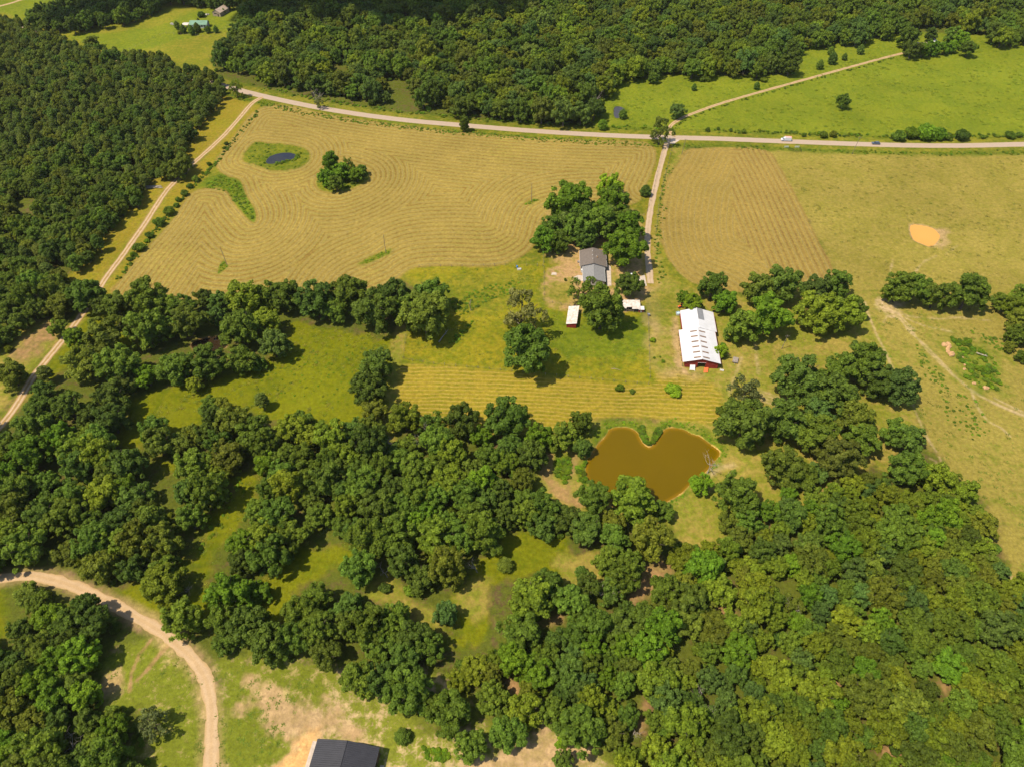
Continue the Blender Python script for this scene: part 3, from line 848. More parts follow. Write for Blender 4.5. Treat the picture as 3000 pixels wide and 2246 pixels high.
strip('dirt_road', low_road, 1.75, 0.024, RM['dirtroad'], 'curving pale dirt road through the woods at lower left', 0.45)
strip('gravel_track', top_road, 1.6, 0.024, RM['track'], 'pale road across the far top left corner', 0.2)
# flared mouths where the drives meet the county road
mb = MB()
c0 = at(*D([(1447, 300)])[0])
mb.add([(c0[0] - 6.0, c0[1] + 0.5, 0.032), (c0[0] - 2.6, c0[1] - 5.5, 0.032), (c0[0] + 1.2, c0[1] - 6.5, 0.032), (c0[0] + 7.5, c0[1] + 0.5, 0.032)], [(0, 1, 2, 3)])
tag(mb.build('driveway_mouth', 'concrete'), 'pale gravel apron where the driveway meets the road', kind='structure')

# ------------------------------------------------------------------ windrows of cut hay (real ridges along the mowing lines)


def windrows(outer, isl, chains, label, seed):
    p = np.asarray(outer)
    st = 1.0
    xs, ys = np.arange(p[:, 0].min(), p[:, 0].max(), st), np.arange(p[:, 1].min(), p[:, 1].max(), st)
    A, B = np.meshgrid(xs, ys)
    ok = inside(A.ravel(), B.ravel(), p).reshape(A.shape)
    for q in isl:
        ok &= ~inside(A.ravel(), B.ravel(), q).reshape(A.shape)
    F = hay_phase(A.ravel(), B.ravel(), chains).reshape(A.shape)
    segs = []
    cell = ok[:-1, :-1] & ok[1:, :-1] & ok[1:, 1:] & ok[:-1, 1:]
    for tri in (((0, 0), (0, 1), (1, 1)), ((0, 0), (1, 1), (1, 0))):
        g = [F[a:F.shape[0] - 1 + a, b:F.shape[1] - 1 + b] for a, b in tri]
        qx = [A[a:F.shape[0] - 1 + a, b:F.shape[1] - 1 + b] for a, b in tri]
        qy = [B[a:F.shape[0] - 1 + a, b:F.shape[1] - 1 + b] for a, b in tri]
        mid = np.floor((g[0] + g[1] + g[2]) / 3 + 0.0) + 0.5
        P, Wt = [], []
        for u, w in ((0, 1), (1, 2), (2, 0)):
            cr = ((g[u] < mid) != (g[w] < mid)) & cell
            t = np.where(cr, (mid - g[u]) / (g[w] - g[u] + 1e-12), 0)
            P.append((qx[u] + (qx[w] - qx[u]) * t, qy[u] + (qy[w] - qy[u]) * t))
            Wt.append(cr)
        for u, w in ((0, 1), (1, 2), (2, 0)):
            k = Wt[u] & Wt[w]
            segs.append(np.stack([P[u][0][k], P[u][1][k], P[w][0][k], P[w][1][k]], 1))
    S_ = np.concatenate(segs)
    L = np.hypot(S_[:, 2] - S_[:, 0], S_[:, 3] - S_[:, 1])
    keep = (L > 0.08) & (vnoise(S_[:, 0], S_[:, 1], 0.045, seed + 7) + 0.5 * vnoise(S_[:, 0], S_[:, 1], 0.35, seed + 8) > 0.40)
    S_, L = S_[keep], L[keep]
    dx, dy = (S_[:, 2] - S_[:, 0]) / L, (S_[:, 3] - S_[:, 1]) / L
    nz = vnoise(S_[:, 0], S_[:, 1], 0.5, seed)
    hw = (0.18 + 0.2 * nz)[:, None]
    hh = 0.03 + 0.10 * nz
    nrm = np.stack([-dy, dx], 1) * hw
    e = np.stack([dx, dy], 1) * 0.08
    a, b = S_[:, :2] - e, S_[:, 2:] + e
    z0 = np.full(len(S_), 0.004)
    V = np.stack([np.column_stack([a - nrm, z0]), np.column_stack([a, hh]), np.column_stack([a + nrm, z0]),
                  np.column_stack([b - nrm, z0]), np.column_stack([b, hh]), np.column_stack([b + nrm, z0])], 1).reshape(-1, 3)
    b0 = np.arange(len(S_))[:, None] * 6
    Q = np.concatenate([b0 + np.array([[0, 3, 4, 1]]), b0 + np.array([[1, 4, 5, 2]])])
    me = np_mesh('hay_windrows', V, Q)
    return tag(link('hay_windrows', me, 'hay'), label, 'cut hay', kind='stuff')


windrows(hay_main, ISL, CH_MAIN, 'curving lines of cut hay across the large field', 3)
windrows(hay_right, [], CH_RIGHT, 'lines of cut hay on the field right of driveway', 4)

# ------------------------------------------------------------------ tree prototypes (unit crown radius)


def leaf_mesh(name, centers, radii, total, size, mat, seed, squash=1.0, jitter=0.65, fill=0.78, up=0.0):
    g = np.random.default_rng(seed)
    C_, r_ = np.array(centers), np.array(radii)
    pr = r_ ** 2
    k = g.choice(len(r_), int(total * 1.7), p=pr / pr.sum())
    d = g.normal(size=(len(k), 3))
    d[:, 2] = np.where(d[:, 2] < -0.6, -d[:, 2], d[:, 2])
    d /= np.linalg.norm(d, axis=1)[:, None]
    rr = r_[k] * g.uniform(0.80, 1.10, len(k))
    P = C_[k] + d * rr[:, None] * np.array([1, 1, squash])
    keep = np.ones(len(k), bool)                       # drop leaves buried in another lobe
    for j in range(len(r_)):
        q = (P - C_[j]) / np.array([1, 1, squash])
        keep &= (k == j) | ((q ** 2).sum(1) > (0.72 * r_[j]) ** 2)
    P, d, k = P[keep][:total], d[keep][:total], k[keep][:total]
    n = d + g.normal(size=d.shape) * jitter + np.array([0, 0, up])
    n /= np.linalg.norm(n, axis=1)[:, None]
    t = np.cross(n, g.normal(size=n.shape))
    t /= np.linalg.norm(t, axis=1)[:, None]
    b = np.cross(n, t)
    sz = size * g.uniform(0.6, 1.35, len(P))[:, None]
    V = np.stack([P - t * sz - b * sz * 0.45, P + t * sz * 0.3 - b * sz * 0.8, P + t * sz + b * sz * 0.45, P - t * sz * 0.3 + b * sz * 0.8], 1).reshape(-1, 3)
    Q = np.arange(len(V)).reshape(-1, 4)
    lob = g.uniform(0.82, 1.18, len(r_))
    lv = lob[k] * g.uniform(0.72, 1.28, len(P))
    vs, qs, lvs = [V], [Q], [lv]
    base = len(V)
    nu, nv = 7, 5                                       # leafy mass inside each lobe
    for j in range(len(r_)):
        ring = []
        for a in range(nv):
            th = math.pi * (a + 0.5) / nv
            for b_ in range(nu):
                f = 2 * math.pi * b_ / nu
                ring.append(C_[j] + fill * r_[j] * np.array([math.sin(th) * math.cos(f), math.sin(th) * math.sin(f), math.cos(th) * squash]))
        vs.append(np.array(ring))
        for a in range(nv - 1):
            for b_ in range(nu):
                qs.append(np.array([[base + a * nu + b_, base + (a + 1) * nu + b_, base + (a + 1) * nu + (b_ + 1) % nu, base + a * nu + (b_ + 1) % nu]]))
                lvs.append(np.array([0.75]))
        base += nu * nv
    me = np_mesh(name, np.concatenate(vs), np.concatenate(qs))
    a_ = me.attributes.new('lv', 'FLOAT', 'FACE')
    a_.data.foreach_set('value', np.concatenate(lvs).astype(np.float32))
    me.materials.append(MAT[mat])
    return me


def broad_lobes(seed, n=10, flat=0.62, open_=1.0):
    """boughs spread over an uneven dome, each carrying several leaf clumps"""
    g = np.random.default_rng(seed)
    C_, r_ = [(0, 0, 0.95), (0.2, 0.1, 0.85), (-0.2, -0.1, 1.1)], [0.46 * open_, 0.36 * open_, 0.36 * open_]
    for i_ in range(n):
        zc = -0.92 + 1.86 * (i_ + 0.5) / n
        th = i_ * 2.39996 + g.uniform(-0.5, 0.5)
        h = math.sqrt(max(0.02, 1 - min(1, abs(zc)) ** 2)) if zc > 0 else 1 - 0.30 * zc * zc
        m = g.uniform(0.50, 0.82)
        bc = np.array((math.cos(th) * h * m, math.sin(th) * h * m, 1.0 + zc * flat * g.uniform(0.8, 1.25)))
        br = g.uniform(0.26, 0.40)
        for k in range(9):
            d = g.normal(size=3)
            d[2] = abs(d[2]) * 0.9 - 0.15
            d = d / np.linalg.norm(d)
            C_.append(tuple(bc + d * br * g.uniform(0.7, 1.1)))
            r_.append(g.uniform(0.095, 0.19))
    return C_, r_


CROWNS = {'broad': [], 'pine': [], 'cedar': [], 'shrub': [], 'sparse': [], 'tall': []}
for s_ in range(9):
    C_, r_ = broad_lobes(100 + s_, 14 + s_ % 4, 0.62 + 0.06 * (s_ % 4))
    CROWNS['broad'].append(leaf_mesh('crown', C_, r_, 5600, 0.052, 'leaf', s_, fill=0.72, jitter=0.5, up=0.35))
for s_ in range(2):
    C_, r_ = broad_lobes(150 + s_, 9, 0.8, 0.45)
    CROWNS['sparse'].append(leaf_mesh('crown', C_, [q * 0.9 for q in r_], 2100, 0.055, 'leaf', 40 + s_, fill=0.2))
for s_ in range(3):
    g = np.random.default_rng(200 + s_)
    C_, r_ = [], []
    for i_ in range(44):
        t = (i_ + 0.5) / 44
        h = 1.15 + 1.75 * t
        rad = 0.85 * (1 - t * t) ** 0.6
        th = i_ * 2.4 + g.uniform(-0.3, 0.3)
        C_.append((math.cos(th) * rad * 0.72, math.sin(th) * rad * 0.72, h + g.uniform(-0.08, 0.08)))
        r_.append(g.uniform(0.16, 0.30))
    C_ += [(0, 0, 1.5), (0, 0, 2.1), (0, 0, 2.6), (0, 0, 2.95)]
    r_ += [0.5, 0.45, 0.34, 0.2]
    CROWNS['pine'].append(leaf_mesh('crown', C_, r_, 3600, 0.05, 'needle', 60 + s_, jitter=1.0))
for s_ in range(2):
    g = np.random.default_rng(230 + s_)
    C_, r_ = [(0, 0, 0.75), (0, 0, 1.2), (0, 0, 1.7), (0, 0, 2.1)], [0.78, 0.68, 0.46, 0.22]
    for i_ in range(22):
        t = (i_ + 0.5) / 22
        th = i_ * 2.4
        rad = 0.72 * math.sin(math.pi * min(1, 0.22 + 0.78 * t) ** 1.0) ** 0.8
        C_.append((math.cos(th) * rad, math.sin(th) * rad, 0.25 + 1.75 * t))
        r_.append(g.uniform(0.2, 0.32))
    CROWNS['cedar'].append(leaf_mesh('crown', C_, r_, 3000, 0.05, 'needle', 80 + s_, jitter=0.8))
for s_ in range(3):
    g = np.random.default_rng(260 + s_)
    C_, r_ = [(0, 0, 0.4)], [0.55]
    for i_ in range(13):
        th = i_ * 2.4 + g.uniform(-0.4, 0.4)
        rad = 0.68 * math.sqrt((i_ + 0.5) / 13)
        C_.append((math.cos(th) * rad, math.sin(th) * rad, 0.75 - 0.5 * rad + g.uniform(-0.15, 0.2)))
        r_.append(g.uniform(0.24, 0.38))
    CROWNS['shrub'].append(leaf_mesh('crown', C_, r_, 1300, 0.085, 'leaf', 90 + s_))
for s_ in range(2):
    g = np.random.default_rng(280 + s_)
    C_, r_ = [(0, 0, 0.8), (0, 0, 1.5), (0, 0, 2.3), (0, 0, 2.8)], [0.6, 0.65, 0.55, 0.35]
    for i_ in range(24):
        t = (i_ + 0.5) / 24
        th = i_ * 2.4
        rad = 0.70 * math.sin(math.pi * (0.12 + 0.82 * t)) ** 0.5
        C_.append((math.cos(th) * rad, math.sin(th) * rad, 0.5 + 2.4 * t))
        r_.append(g.uniform(0.24, 0.38))
    CROWNS['tall'].append(leaf_mesh('crown', C_, r_, 4000, 0.06, 'leaf', 95 + s_))


def trunk_mesh(kind, seed):
    g = random.Random(seed)
    mb = MB()
    if kind in ('broad', 'sparse'):
        mb.tube([(0, 0, -0.05), (0.01, 0, 0.25), (-0.01, 0.01, 0.6), (0.02, 0, 1.0)], [0.085, 0.06, 0.05, 0.035], 7)
        for k in range(5):
            a = k * 1.257 + g.uniform(-0.3, 0.3)
            L = g.uniform(0.55, 0.8)
            mb.tube([(0, 0, 0.5 + 0.07 * k), (math.cos(a) * L * 0.5, math.sin(a) * L * 0.5, 0.85 + 0.1 * k), (math.cos(a) * L, math.sin(a) * L, 1.15 + 0.12 * k)], [0.034, 0.024, 0.008], 5)
    elif kind == 'pine':
        mb.tube([(0, 0, -0.05), (0, 0, 1.2), (0, 0, 3.4)], [0.07, 0.055, 0.01], 7)
        for k in range(4):
            a = k * 1.57
            mb.tube([(0, 0, 1.0 + 0.2 * k), (math.cos(a) * 0.5, math.sin(a) * 0.5, 1.2 + 0.22 * k)], [0.02, 0.006], 4)
    elif kind == 'tall':
        mb.tube([(0, 0, -0.05), (0, 0, 1.0), (0, 0, 2.6)], [0.07, 0.05, 0.01], 7)
    elif kind == 'cedar':
        mb.tube([(0, 0, -0.05), (0, 0, 0.6), (0, 0, 2.0)], [0.06, 0.045, 0.008], 6)
    else:
        for k in range(4):
            a = k * 1.6
            mb.tube([(0, 0, -0.05), (math.cos(a) * 0.2, math.sin(a) * 0.2, 0.5)], [0.03, 0.01], 4)
    me = mb.mesh('trunk')
    me.materials.append(MAT['bark'])
    return me


TRUNKS = {k: [trunk_mesh(k, 3 + j) for j in range(2)] for k in CROWNS}
CEN = {'broad': 0.98, 'sparse': 0.98, 'pine': 2.1, 'cedar': 1.05, 'shrub': 0.45, 'tall': 1.6}     # height of the crown's middle / radius
TINT = {'dark': (0.0880, 0.1342, 0.0154), 'mid': (0.1122, 0.1694, 0.0154), 'bright': (0.1210, 0.2068, 0.0110), 'lime': (0.1672, 0.2640, 0.0110), 'olive': (0.1320, 0.1628, 0.0154),
        'yellow': (0.1562, 0.2046, 0.0132), 'blue': (0.0946, 0.1518, 0.0253), 'pine': (0.1166, 0.1496, 0.0209), 'grey': (0.1606, 0.1760, 0.0495), 'brown': (0.1386, 0.1496, 0.0176)}
TWORD = {'dark': 'dark green', 'mid': 'mid-green', 'bright': 'bright green', 'lime': 'lime green', 'olive': 'olive green', 'yellow': 'yellow-green', 'blue': 'blue-green', 'pine': 'dull green',
         'grey': 'greyish green', 'brown': 'brownish green'}
NAME = {'broad': 'broadleaf_tree', 'sparse': 'broadleaf_tree', 'tall': 'broadleaf_tree', 'pine': 'pine_tree', 'cedar': 'cedar_tree', 'shrub': 'shrub'}
CAT = {'broad': 'tree', 'sparse': 'tree', 'tall': 'tree', 'pine': 'pine', 'cedar': 'cedar', 'shrub': 'shrub'}
PLACED = []                                             # px x, px y, px radius, world x, y, R


def jit(t, amt=0.16):
    c = TINT[t]
    f = 1 + random.uniform(-amt, amt) * 1.4
    w = random.uniform(-amt, amt) * 0.7
    return (c[0] * f * (1 + w), c[1] * f, c[2] * f * (1 - w))


def tree_at_world(kind, x, y, rad, tint, label=None, group=None, zs=1.0, tilt=0.0):
    i_ = random.randrange(len(CROWNS[kind]))
    root = empty(NAME[kind], (x, y), random.uniform(0, 6.28), (rad, rad, rad * zs))
    if tilt:
        root.rotation_euler = (random.uniform(-tilt, tilt), random.uniform(-tilt, tilt), root.rotation_euler[2])
    link('trunk', TRUNKS[kind][i_ % 2], None, root)
    c = link('crown', CROWNS[kind][i_], None, root)
    c['tint'] = [float(v) for v in jit(tint)]
    tag(root, label, CAT[kind], group)
    return root


def solve(kind, px, py, w, zs=1.0):
    rad = w / 2 / 6.5
    for _ in range(5):
        zc = min(CEN[kind] * rad * zs, 60)
        x, y = at(px, py, zc)
        rad = w / 2 / px_of(x, y, zc)[2]
    return x, y, rad


AREA = {}


def hand(area, phrase, items, kind='broad', noun='tree', grow=1.2):
    """items: px, py, crown width in px, tint [, kind [, z-stretch]]; each gets the label of its place in the row, left to right"""
    order = sorted(range(len(items)), key=lambda k: items[k][0])
    words = ['first', 'second', 'third', 'fourth', 'fifth', 'sixth', 'seventh', 'eighth', 'ninth', 'tenth', 'eleventh', 'twelfth', 'thirteenth', 'fourteenth', 'fifteenth', 'sixteenth', 'seventeenth',
             'eighteenth', 'nineteenth', 'twentieth'] + ['twenty-' + q for q in ('first', 'second', 'third', 'fourth', 'fifth', 'sixth', 'seventh', 'eighth', 'ninth')] + ['thirtieth'] + \
            ['thirty-' + q for q in ('first', 'second', 'third', 'fourth', 'fifth', 'sixth', 'seventh', 'eighth', 'ninth')] + ['fortieth']
    for pos, k in enumerate(order):
        it = items[k]
        kd = it[4] if len(it) > 4 else kind
        zs = it[5] if len(it) > 5 else 1.0
        x, y, rad = solve(kd, it[0], it[1], it[2] * (grow if kd in ('broad', 'sparse') else 1.0), zs)
        nn = {'pine': 'pine', 'cedar': 'cedar', 'sparse': 'thin-crowned tree', 'shrub': 'shrub', 'tall': 'column-shaped tree'}.get(kd, noun)
        lab = f"{TWORD[it[3]]} {nn}, {words[pos]} from the left {phrase}" if len(items) > 1 else f"{TWORD[it[3]]} {nn} {phrase}"
        tree_at_world(kd, x, y, rad, it[3], lab, area if len(items) > 1 else None, zs)
        PLACED.append((it[0], it[1], it[2] / 2, x, y, rad))


hand('trees round the grey house', 'in the cluster behind the grey house',
     [(1792, 548, 63, 'lime', 'broad', 1.1), (1797, 589, 77, 'bright'), (1788, 622, 55, 'pine', 'pine', .8), (1838, 632, 55, 'pine', 'pine', .8), (1668, 600, 108, 'bright'), (1652, 645, 66, 'pine', 'pine', .8),
      (1593, 706, 64, 'bright'), (1637, 712, 56, 'mid'), (1703, 668, 80, 'mid'), (1761, 655, 86, 'mid'), (1842, 668, 76, 'bright'), (1831, 733, 104, 'bright'), (1716, 700, 54, 'dark'), (1692, 636, 84, 'mid'), (1618, 668, 60, 'mid'), (1742, 626, 70, 'bright'), (1806, 655, 62, 'mid'), (1600, 680, 44, 'bright')], grow=1.2)
hand('trees in front of the grey house', 'of the three before the grey wing', [(1711, 850, 84, 'mid', 'sparse'), (1762, 908, 122, 'mid', 'broad', 1.15), (1845, 836, 78, 'dark')], grow=1.04)
hand('roadside trees', 'by the county road', [(1360, 362, 30, 'dark', 'tall', 1.05), (1935, 388, 58, 'pine', 'sparse', 1.1), (1892, 559, 38, 'dark', 'cedar', .8), (932, 300, 26, 'grey', 'sparse', 1.2), (690, 262, 36, 'olive', 'sparse', 1.2),
                                              (1985, 325, 42, 'blue', 'broad', .8), (1766, 366, 34, 'bright', 'cedar', .8), (1825, 335, 28, 'mid', 'cedar', .9), (1915, 230, 28, 'mid', 'broad', .9)])
hand('paddock oaks', 'of the tall pair standing in the paddock', [(1527, 925, 116, 'grey', 'sparse', 1.25), (1547, 1025, 138, 'mid', 'broad', 1.15)], noun='oak', grow=1.08)
hand('trees right of the barn', 'among the trees right of the white-roofed barn',
     [(2088, 842, 68, 'mid', 'broad', 1.1), (2127, 886, 60, 'bright'), (2226, 850, 84, 'olive'), (2290, 838, 98, 'dark'), (2250, 925, 106, 'bright'), (2172, 960, 84, 'mid'), (2390, 848, 66, 'blue'), (2448, 835, 72, 'mid'),
      (2400, 915, 104, 'yellow'), (2468, 922, 96, 'yellow'), (2500, 905, 60, 'mid')])
hand('trees touching the barn', 'touching the white-roofed barn', [(2032, 888, 50, 'lime'), (2001, 872, 34, 'bright'), (2113, 1030, 34, 'lime')])
hand('trees at the pasture edge', 'along the edge of the cattle pasture',
     [(2634, 848, 78, 'mid'), (2682, 846, 78, 'mid'), (2743, 868, 68, 'dark', 'broad', 1.1), (2838, 861, 98, 'mid'), (2930, 884, 44, 'mid'), (2966, 900, 56, 'yellow'), (2998, 872, 64, 'mid'), (2985, 940, 60, 'olive'), (2972, 985, 48, 'mid'),
      (2958, 1015, 30, 'olive'), (2998, 1045, 34, 'mid'), (3040, 980, 80, 'dark')])
hand('trees right of the pond', 'in the grove right of the heart-shaped pond',
     [(2181, 1240, 130, 'dark'), (2290, 1232, 112, 'dark'), (2344, 1108, 118, 'dark'), (2453, 1090, 92, 'mid'), (2534, 1064, 108, 'mid'), (2440, 1160, 108, 'dark'), (2385, 1150, 80, 'mid'), (2575, 1124, 82, 'dark'), (2634, 1132, 92, 'blue'),
      (2398, 1203, 74, 'blue'), (2503, 1228, 96, 'olive'), (2394, 1272, 108, 'mid'), (2521, 1288, 86, 'mid'), (2457, 1345, 108, 'brown'), (2625, 1268, 72, 'mid'), (2663, 1288, 76, 'dark'), (2290, 1366, 98, 'olive'),
      (2344, 1393, 84, 'mid'), (2390, 1384, 56, 'blue'), (2158, 1452, 104, 'mid'), (2655, 1375, 90, 'mid')])
hand('trees beside the pond', 'beside the heart-shaped pond', [(2186, 1142, 74, 'grey', 'sparse'), (2050, 1416, 58, 'lime'), (1737, 1460, 84, 'mid'), (1855, 1464, 122, 'yellow'), (1942, 1494, 54, 'mid'),
                                                               (1702, 1240, 60, 'mid', 'broad', 1.15), (1652, 1282, 78, 'mid'), (1706, 1312, 50, 'dark')])
hand('trees below the lower mown field', 'along the lower edge of the small mown field',
     [(1489, 1226, 108, 'mid'), (1353, 1236, 84, 'dark', 'broad', 1.2), (1186, 1228, 84, 'yellow'), (1267, 1246, 78, 'mid', 'sparse'), (1104, 1074, 84, 'dark'), (1077, 1142, 94, 'dark'), (1100, 1206, 62, 'olive')])
hand('tree belt below the hay field', 'in the tree belt below the big hay field',
     [(1262, 868, 92, 'mid'), (1245, 930, 122, 'olive'), (1100, 915, 106, 'dark'), (1027, 862, 100, 'mid'), (1155, 872, 84, 'dark'), (1185, 905, 70, 'mid'), (254, 862, 84, 'mid'), (290, 890, 50, 'dark'), (340, 898, 70, 'dark'),
      (430, 876, 92, 'mid'), (485, 895, 60, 'mid'), (530, 900, 62, 'mid'), (598, 878, 54, 'dark'), (648, 888, 62, 'dark'), (720, 880, 90, 'yellow'), (780, 868, 74, 'mid'), (838, 872, 80, 'mid'), (928, 880, 98, 'dark'), (985, 908, 66, 'mid'),
      (706, 965, 100, 'mid'), (802, 1012, 80, 'blue'), (706, 1058, 74, 'mid'), (756, 1066, 40, 'mid'), (611, 1066, 88, 'mid'), (516, 1083, 86, 'mid'), (430, 1103, 62, 'lime'), (344, 1074, 110, 'mid'), (249, 1066, 100, 'olive'),
      (376, 1120, 60, 'pine'), (430, 966, 100, 'mid'), (317, 985, 100, 'olive'), (552, 940, 88, 'olive'), (498, 963, 60, 'mid'), (634, 931, 46, 'blue'), (571, 1126, 46, 'yellow'), (780, 945, 74, 'yellow')])
hand('trees along the gravel track', 'along the lower end of the left gravel track',
     [(172, 962, 46, 'mid'), (218, 990, 48, 'bright'), (32, 1098, 74, 'olive'), (128, 1090, 58, 'pine', 'pine', .7), (126, 1148, 56, 'dark'), (200, 1190, 82, 'mid'), (118, 1196, 66, 'mid'), (326, 1170, 90, 'dark'), (326, 1232, 90, 'dark'),
      (453, 1260, 70, 'mid'), (262, 1230, 60, 'dark')])
hand('lone meadow pines', 'standing alone in the left meadow', [(765, 1168, 52, 'pine', 'pine', .8)])
hand('trees on the sandy ground', 'on the sandy ground by the dark roof',
     [(1195, 2018, 118, 'mid'), (1050, 1990, 90, 'mid'), (1113, 1992, 82, 'dark'), (1270, 2070, 66, 'mid'), (1322, 2086, 104, 'mid'), (1380, 2186, 82, 'mid'), (1179, 2155, 54, 'mid', 'cedar', .7), (1489, 2142, 90, 'mid'), (1534, 2083, 86, 'yellow'),
      (1444, 2050, 90, 'mid'), (1697, 2133, 118, 'mid'), (1797, 2146, 72, 'olive'), (1652, 2228, 50, 'dark'), (445, 2120, 80, 'grey', 'sparse')])
hand('cedars in the clearing', 'in the wood clearing below the pond', [(1480, 1652, 54, 'olive', 'cedar', .7), (1702, 1674, 42, 'mid', 'cedar', .8), (1305, 1800, 62, 'blue', 'broad', 1.1), (1555, 1758, 110, 'yellow'), (1605, 1714, 80, 'mid')])
hand('trees at the hay field clump', 'in the clump inside the big hay field', [(970, 478, 50, 'bright', 'tall', .9), (1000, 505, 56, 'bright'), (1045, 512, 50, 'bright'), (955, 522, 52, 'bright'), (985, 540, 50, 'mid'), (1020, 480, 34, 'mid', 'sparse', 1.2),
                                                                            (1060, 500, 34, 'mid')], grow=0.95)
hand('meadow cedars by the far track', 'scattered over the far right meadow',
     [(2034, 256, 18, 'dark', 'cedar'), (2218, 252, 20, 'dark', 'cedar'), (2403, 190, 24, 'dark', 'cedar'), (2435, 150, 22, 'mid', 'cedar'), (2440, 172, 30, 'dark', 'cedar'), (2475, 167, 18, 'dark', 'cedar'), (2522, 146, 24, 'dark', 'cedar'),
      (2470, 298, 34, 'mid', 'broad', 1.1), (1913, 233, 22, 'mid', 'cedar')])
hand('trees round the far right house', 'round the far right house', [(2660, 110, 52, 'mid'), (2672, 145, 44, 'dark'), (2705, 148, 36, 'bright'), (2735, 143, 34, 'bright'), (2768, 142, 30, 'bright'), (2790, 140, 26, 'bright'), (2815, 120, 40, 'bright'),
                                                                      (2838, 144, 40, 'mid'), (2728, 105, 36, 'dark'), (2790, 108, 40, 'mid')])
hand('trees round the green-roofed house', 'round the far green-roofed house', [(518, 75, 20, 'dark', 'cedar'), (536, 86, 22, 'dark', 'cedar'), (526, 96, 16, 'brown', 'shrub'), (561, 90, 24, 'mid', 'cedar'), (577, 82, 24, 'dark', 'cedar'), (608, 88, 18, 'dark', 'broad', .8), (632, 87, 18, 'dark', 'cedar'),
                                                                                 (580, 59, 10, 'brown', 'cedar'), (655, 34, 12, 'mid', 'cedar', 1.2), (268, 124, 38, 'olive', 'broad', .7), (334, 142, 20, 'dark', 'pine', .5), (590, 44, 26, 'dark', 'shrub')])
hand('bushes in the mown field', 'in the small mown field', [(1815, 1136, 30, 'bright', 'shrub'), (1972, 1143, 58, 'lime', 'shrub', .6), (1852, 1146, 22, 'mid', 'shrub', .5)])
hand('yard plants', 'by the barn lane and yard', [(1656, 819, 9, 'dark', 'cedar'), (1912, 996, 20, 'lime', 'shrub'), (1917, 1048, 9, 'bright', 'shrub'), (1943, 1058, 13, 'bright', 'shrub'), (1934, 1045, 8, 'mid', 'shrub'), (2110, 1202, 36, 'mid', 'shrub'), (2118, 1010, 20, 'bright', 'shrub')])

# shrubs along the fence between track and hay field, and along the roads
hand('shrubs by the left track', 'between gravel track and hay field',
     [(408, 726, 40, 'mid', 'shrub'), (438, 690, 28, 'mid', 'shrub'), (467, 652, 36, 'mid', 'shrub', 1.2), (494, 620, 38, 'mid', 'shrub', 1.2), (480, 642, 12, 'mid', 'shrub'), (516, 602, 20, 'mid', 'shrub'), (522, 585, 20, 'mid', 'shrub', 1.2),
      (540, 567, 26, 'dark', 'shrub', 1.1), (556, 546, 20, 'mid', 'shrub', 1.2), (574, 525, 26, 'mid', 'shrub', 1.2), (593, 507, 12, 'mid', 'shrub'), (613, 481, 16, 'mid', 'shrub', 1.1), (656, 434, 12, 'dark', 'shrub'), (662, 421, 14, 'dark', 'shrub', 1.2),
      (379, 760, 18, 'mid', 'shrub'), (390, 745, 22, 'bright', 'shrub'), (430, 706, 18, 'bright', 'shrub')])
hand('shrubs along the county road', 'in the hedge beyond the county road',
     [(2074, 381, 16, 'dark', 'shrub', 1.3), (2104, 378, 12, 'dark', 'shrub', 1.4), (2141, 382, 12, 'dark', 'shrub', 1.4), (2179, 387, 16, 'mid', 'shrub', 1.2), (2412, 396, 28, 'mid', 'shrub', 1.2), (2440, 394, 26, 'olive', 'shrub', 1.3), (2355, 396, 16, 'mid', 'shrub', 1.2),
      (2632, 400, 48, 'mid', 'shrub', 1.1), (2672, 392, 50, 'bright', 'shrub', 1.2), (2712, 390, 66, 'bright', 'shrub', 1.2), (2752, 395, 50, 'bright', 'shrub', 1.2), (2778, 402, 34, 'mid', 'shrub'), (2820, 398, 50, 'dark', 'shrub', 1.1), (2880, 402, 18, 'mid', 'shrub'), (2960, 398, 34, 'mid', 'shrub'),
      (2986, 396, 24, 'mid', 'shrub')])

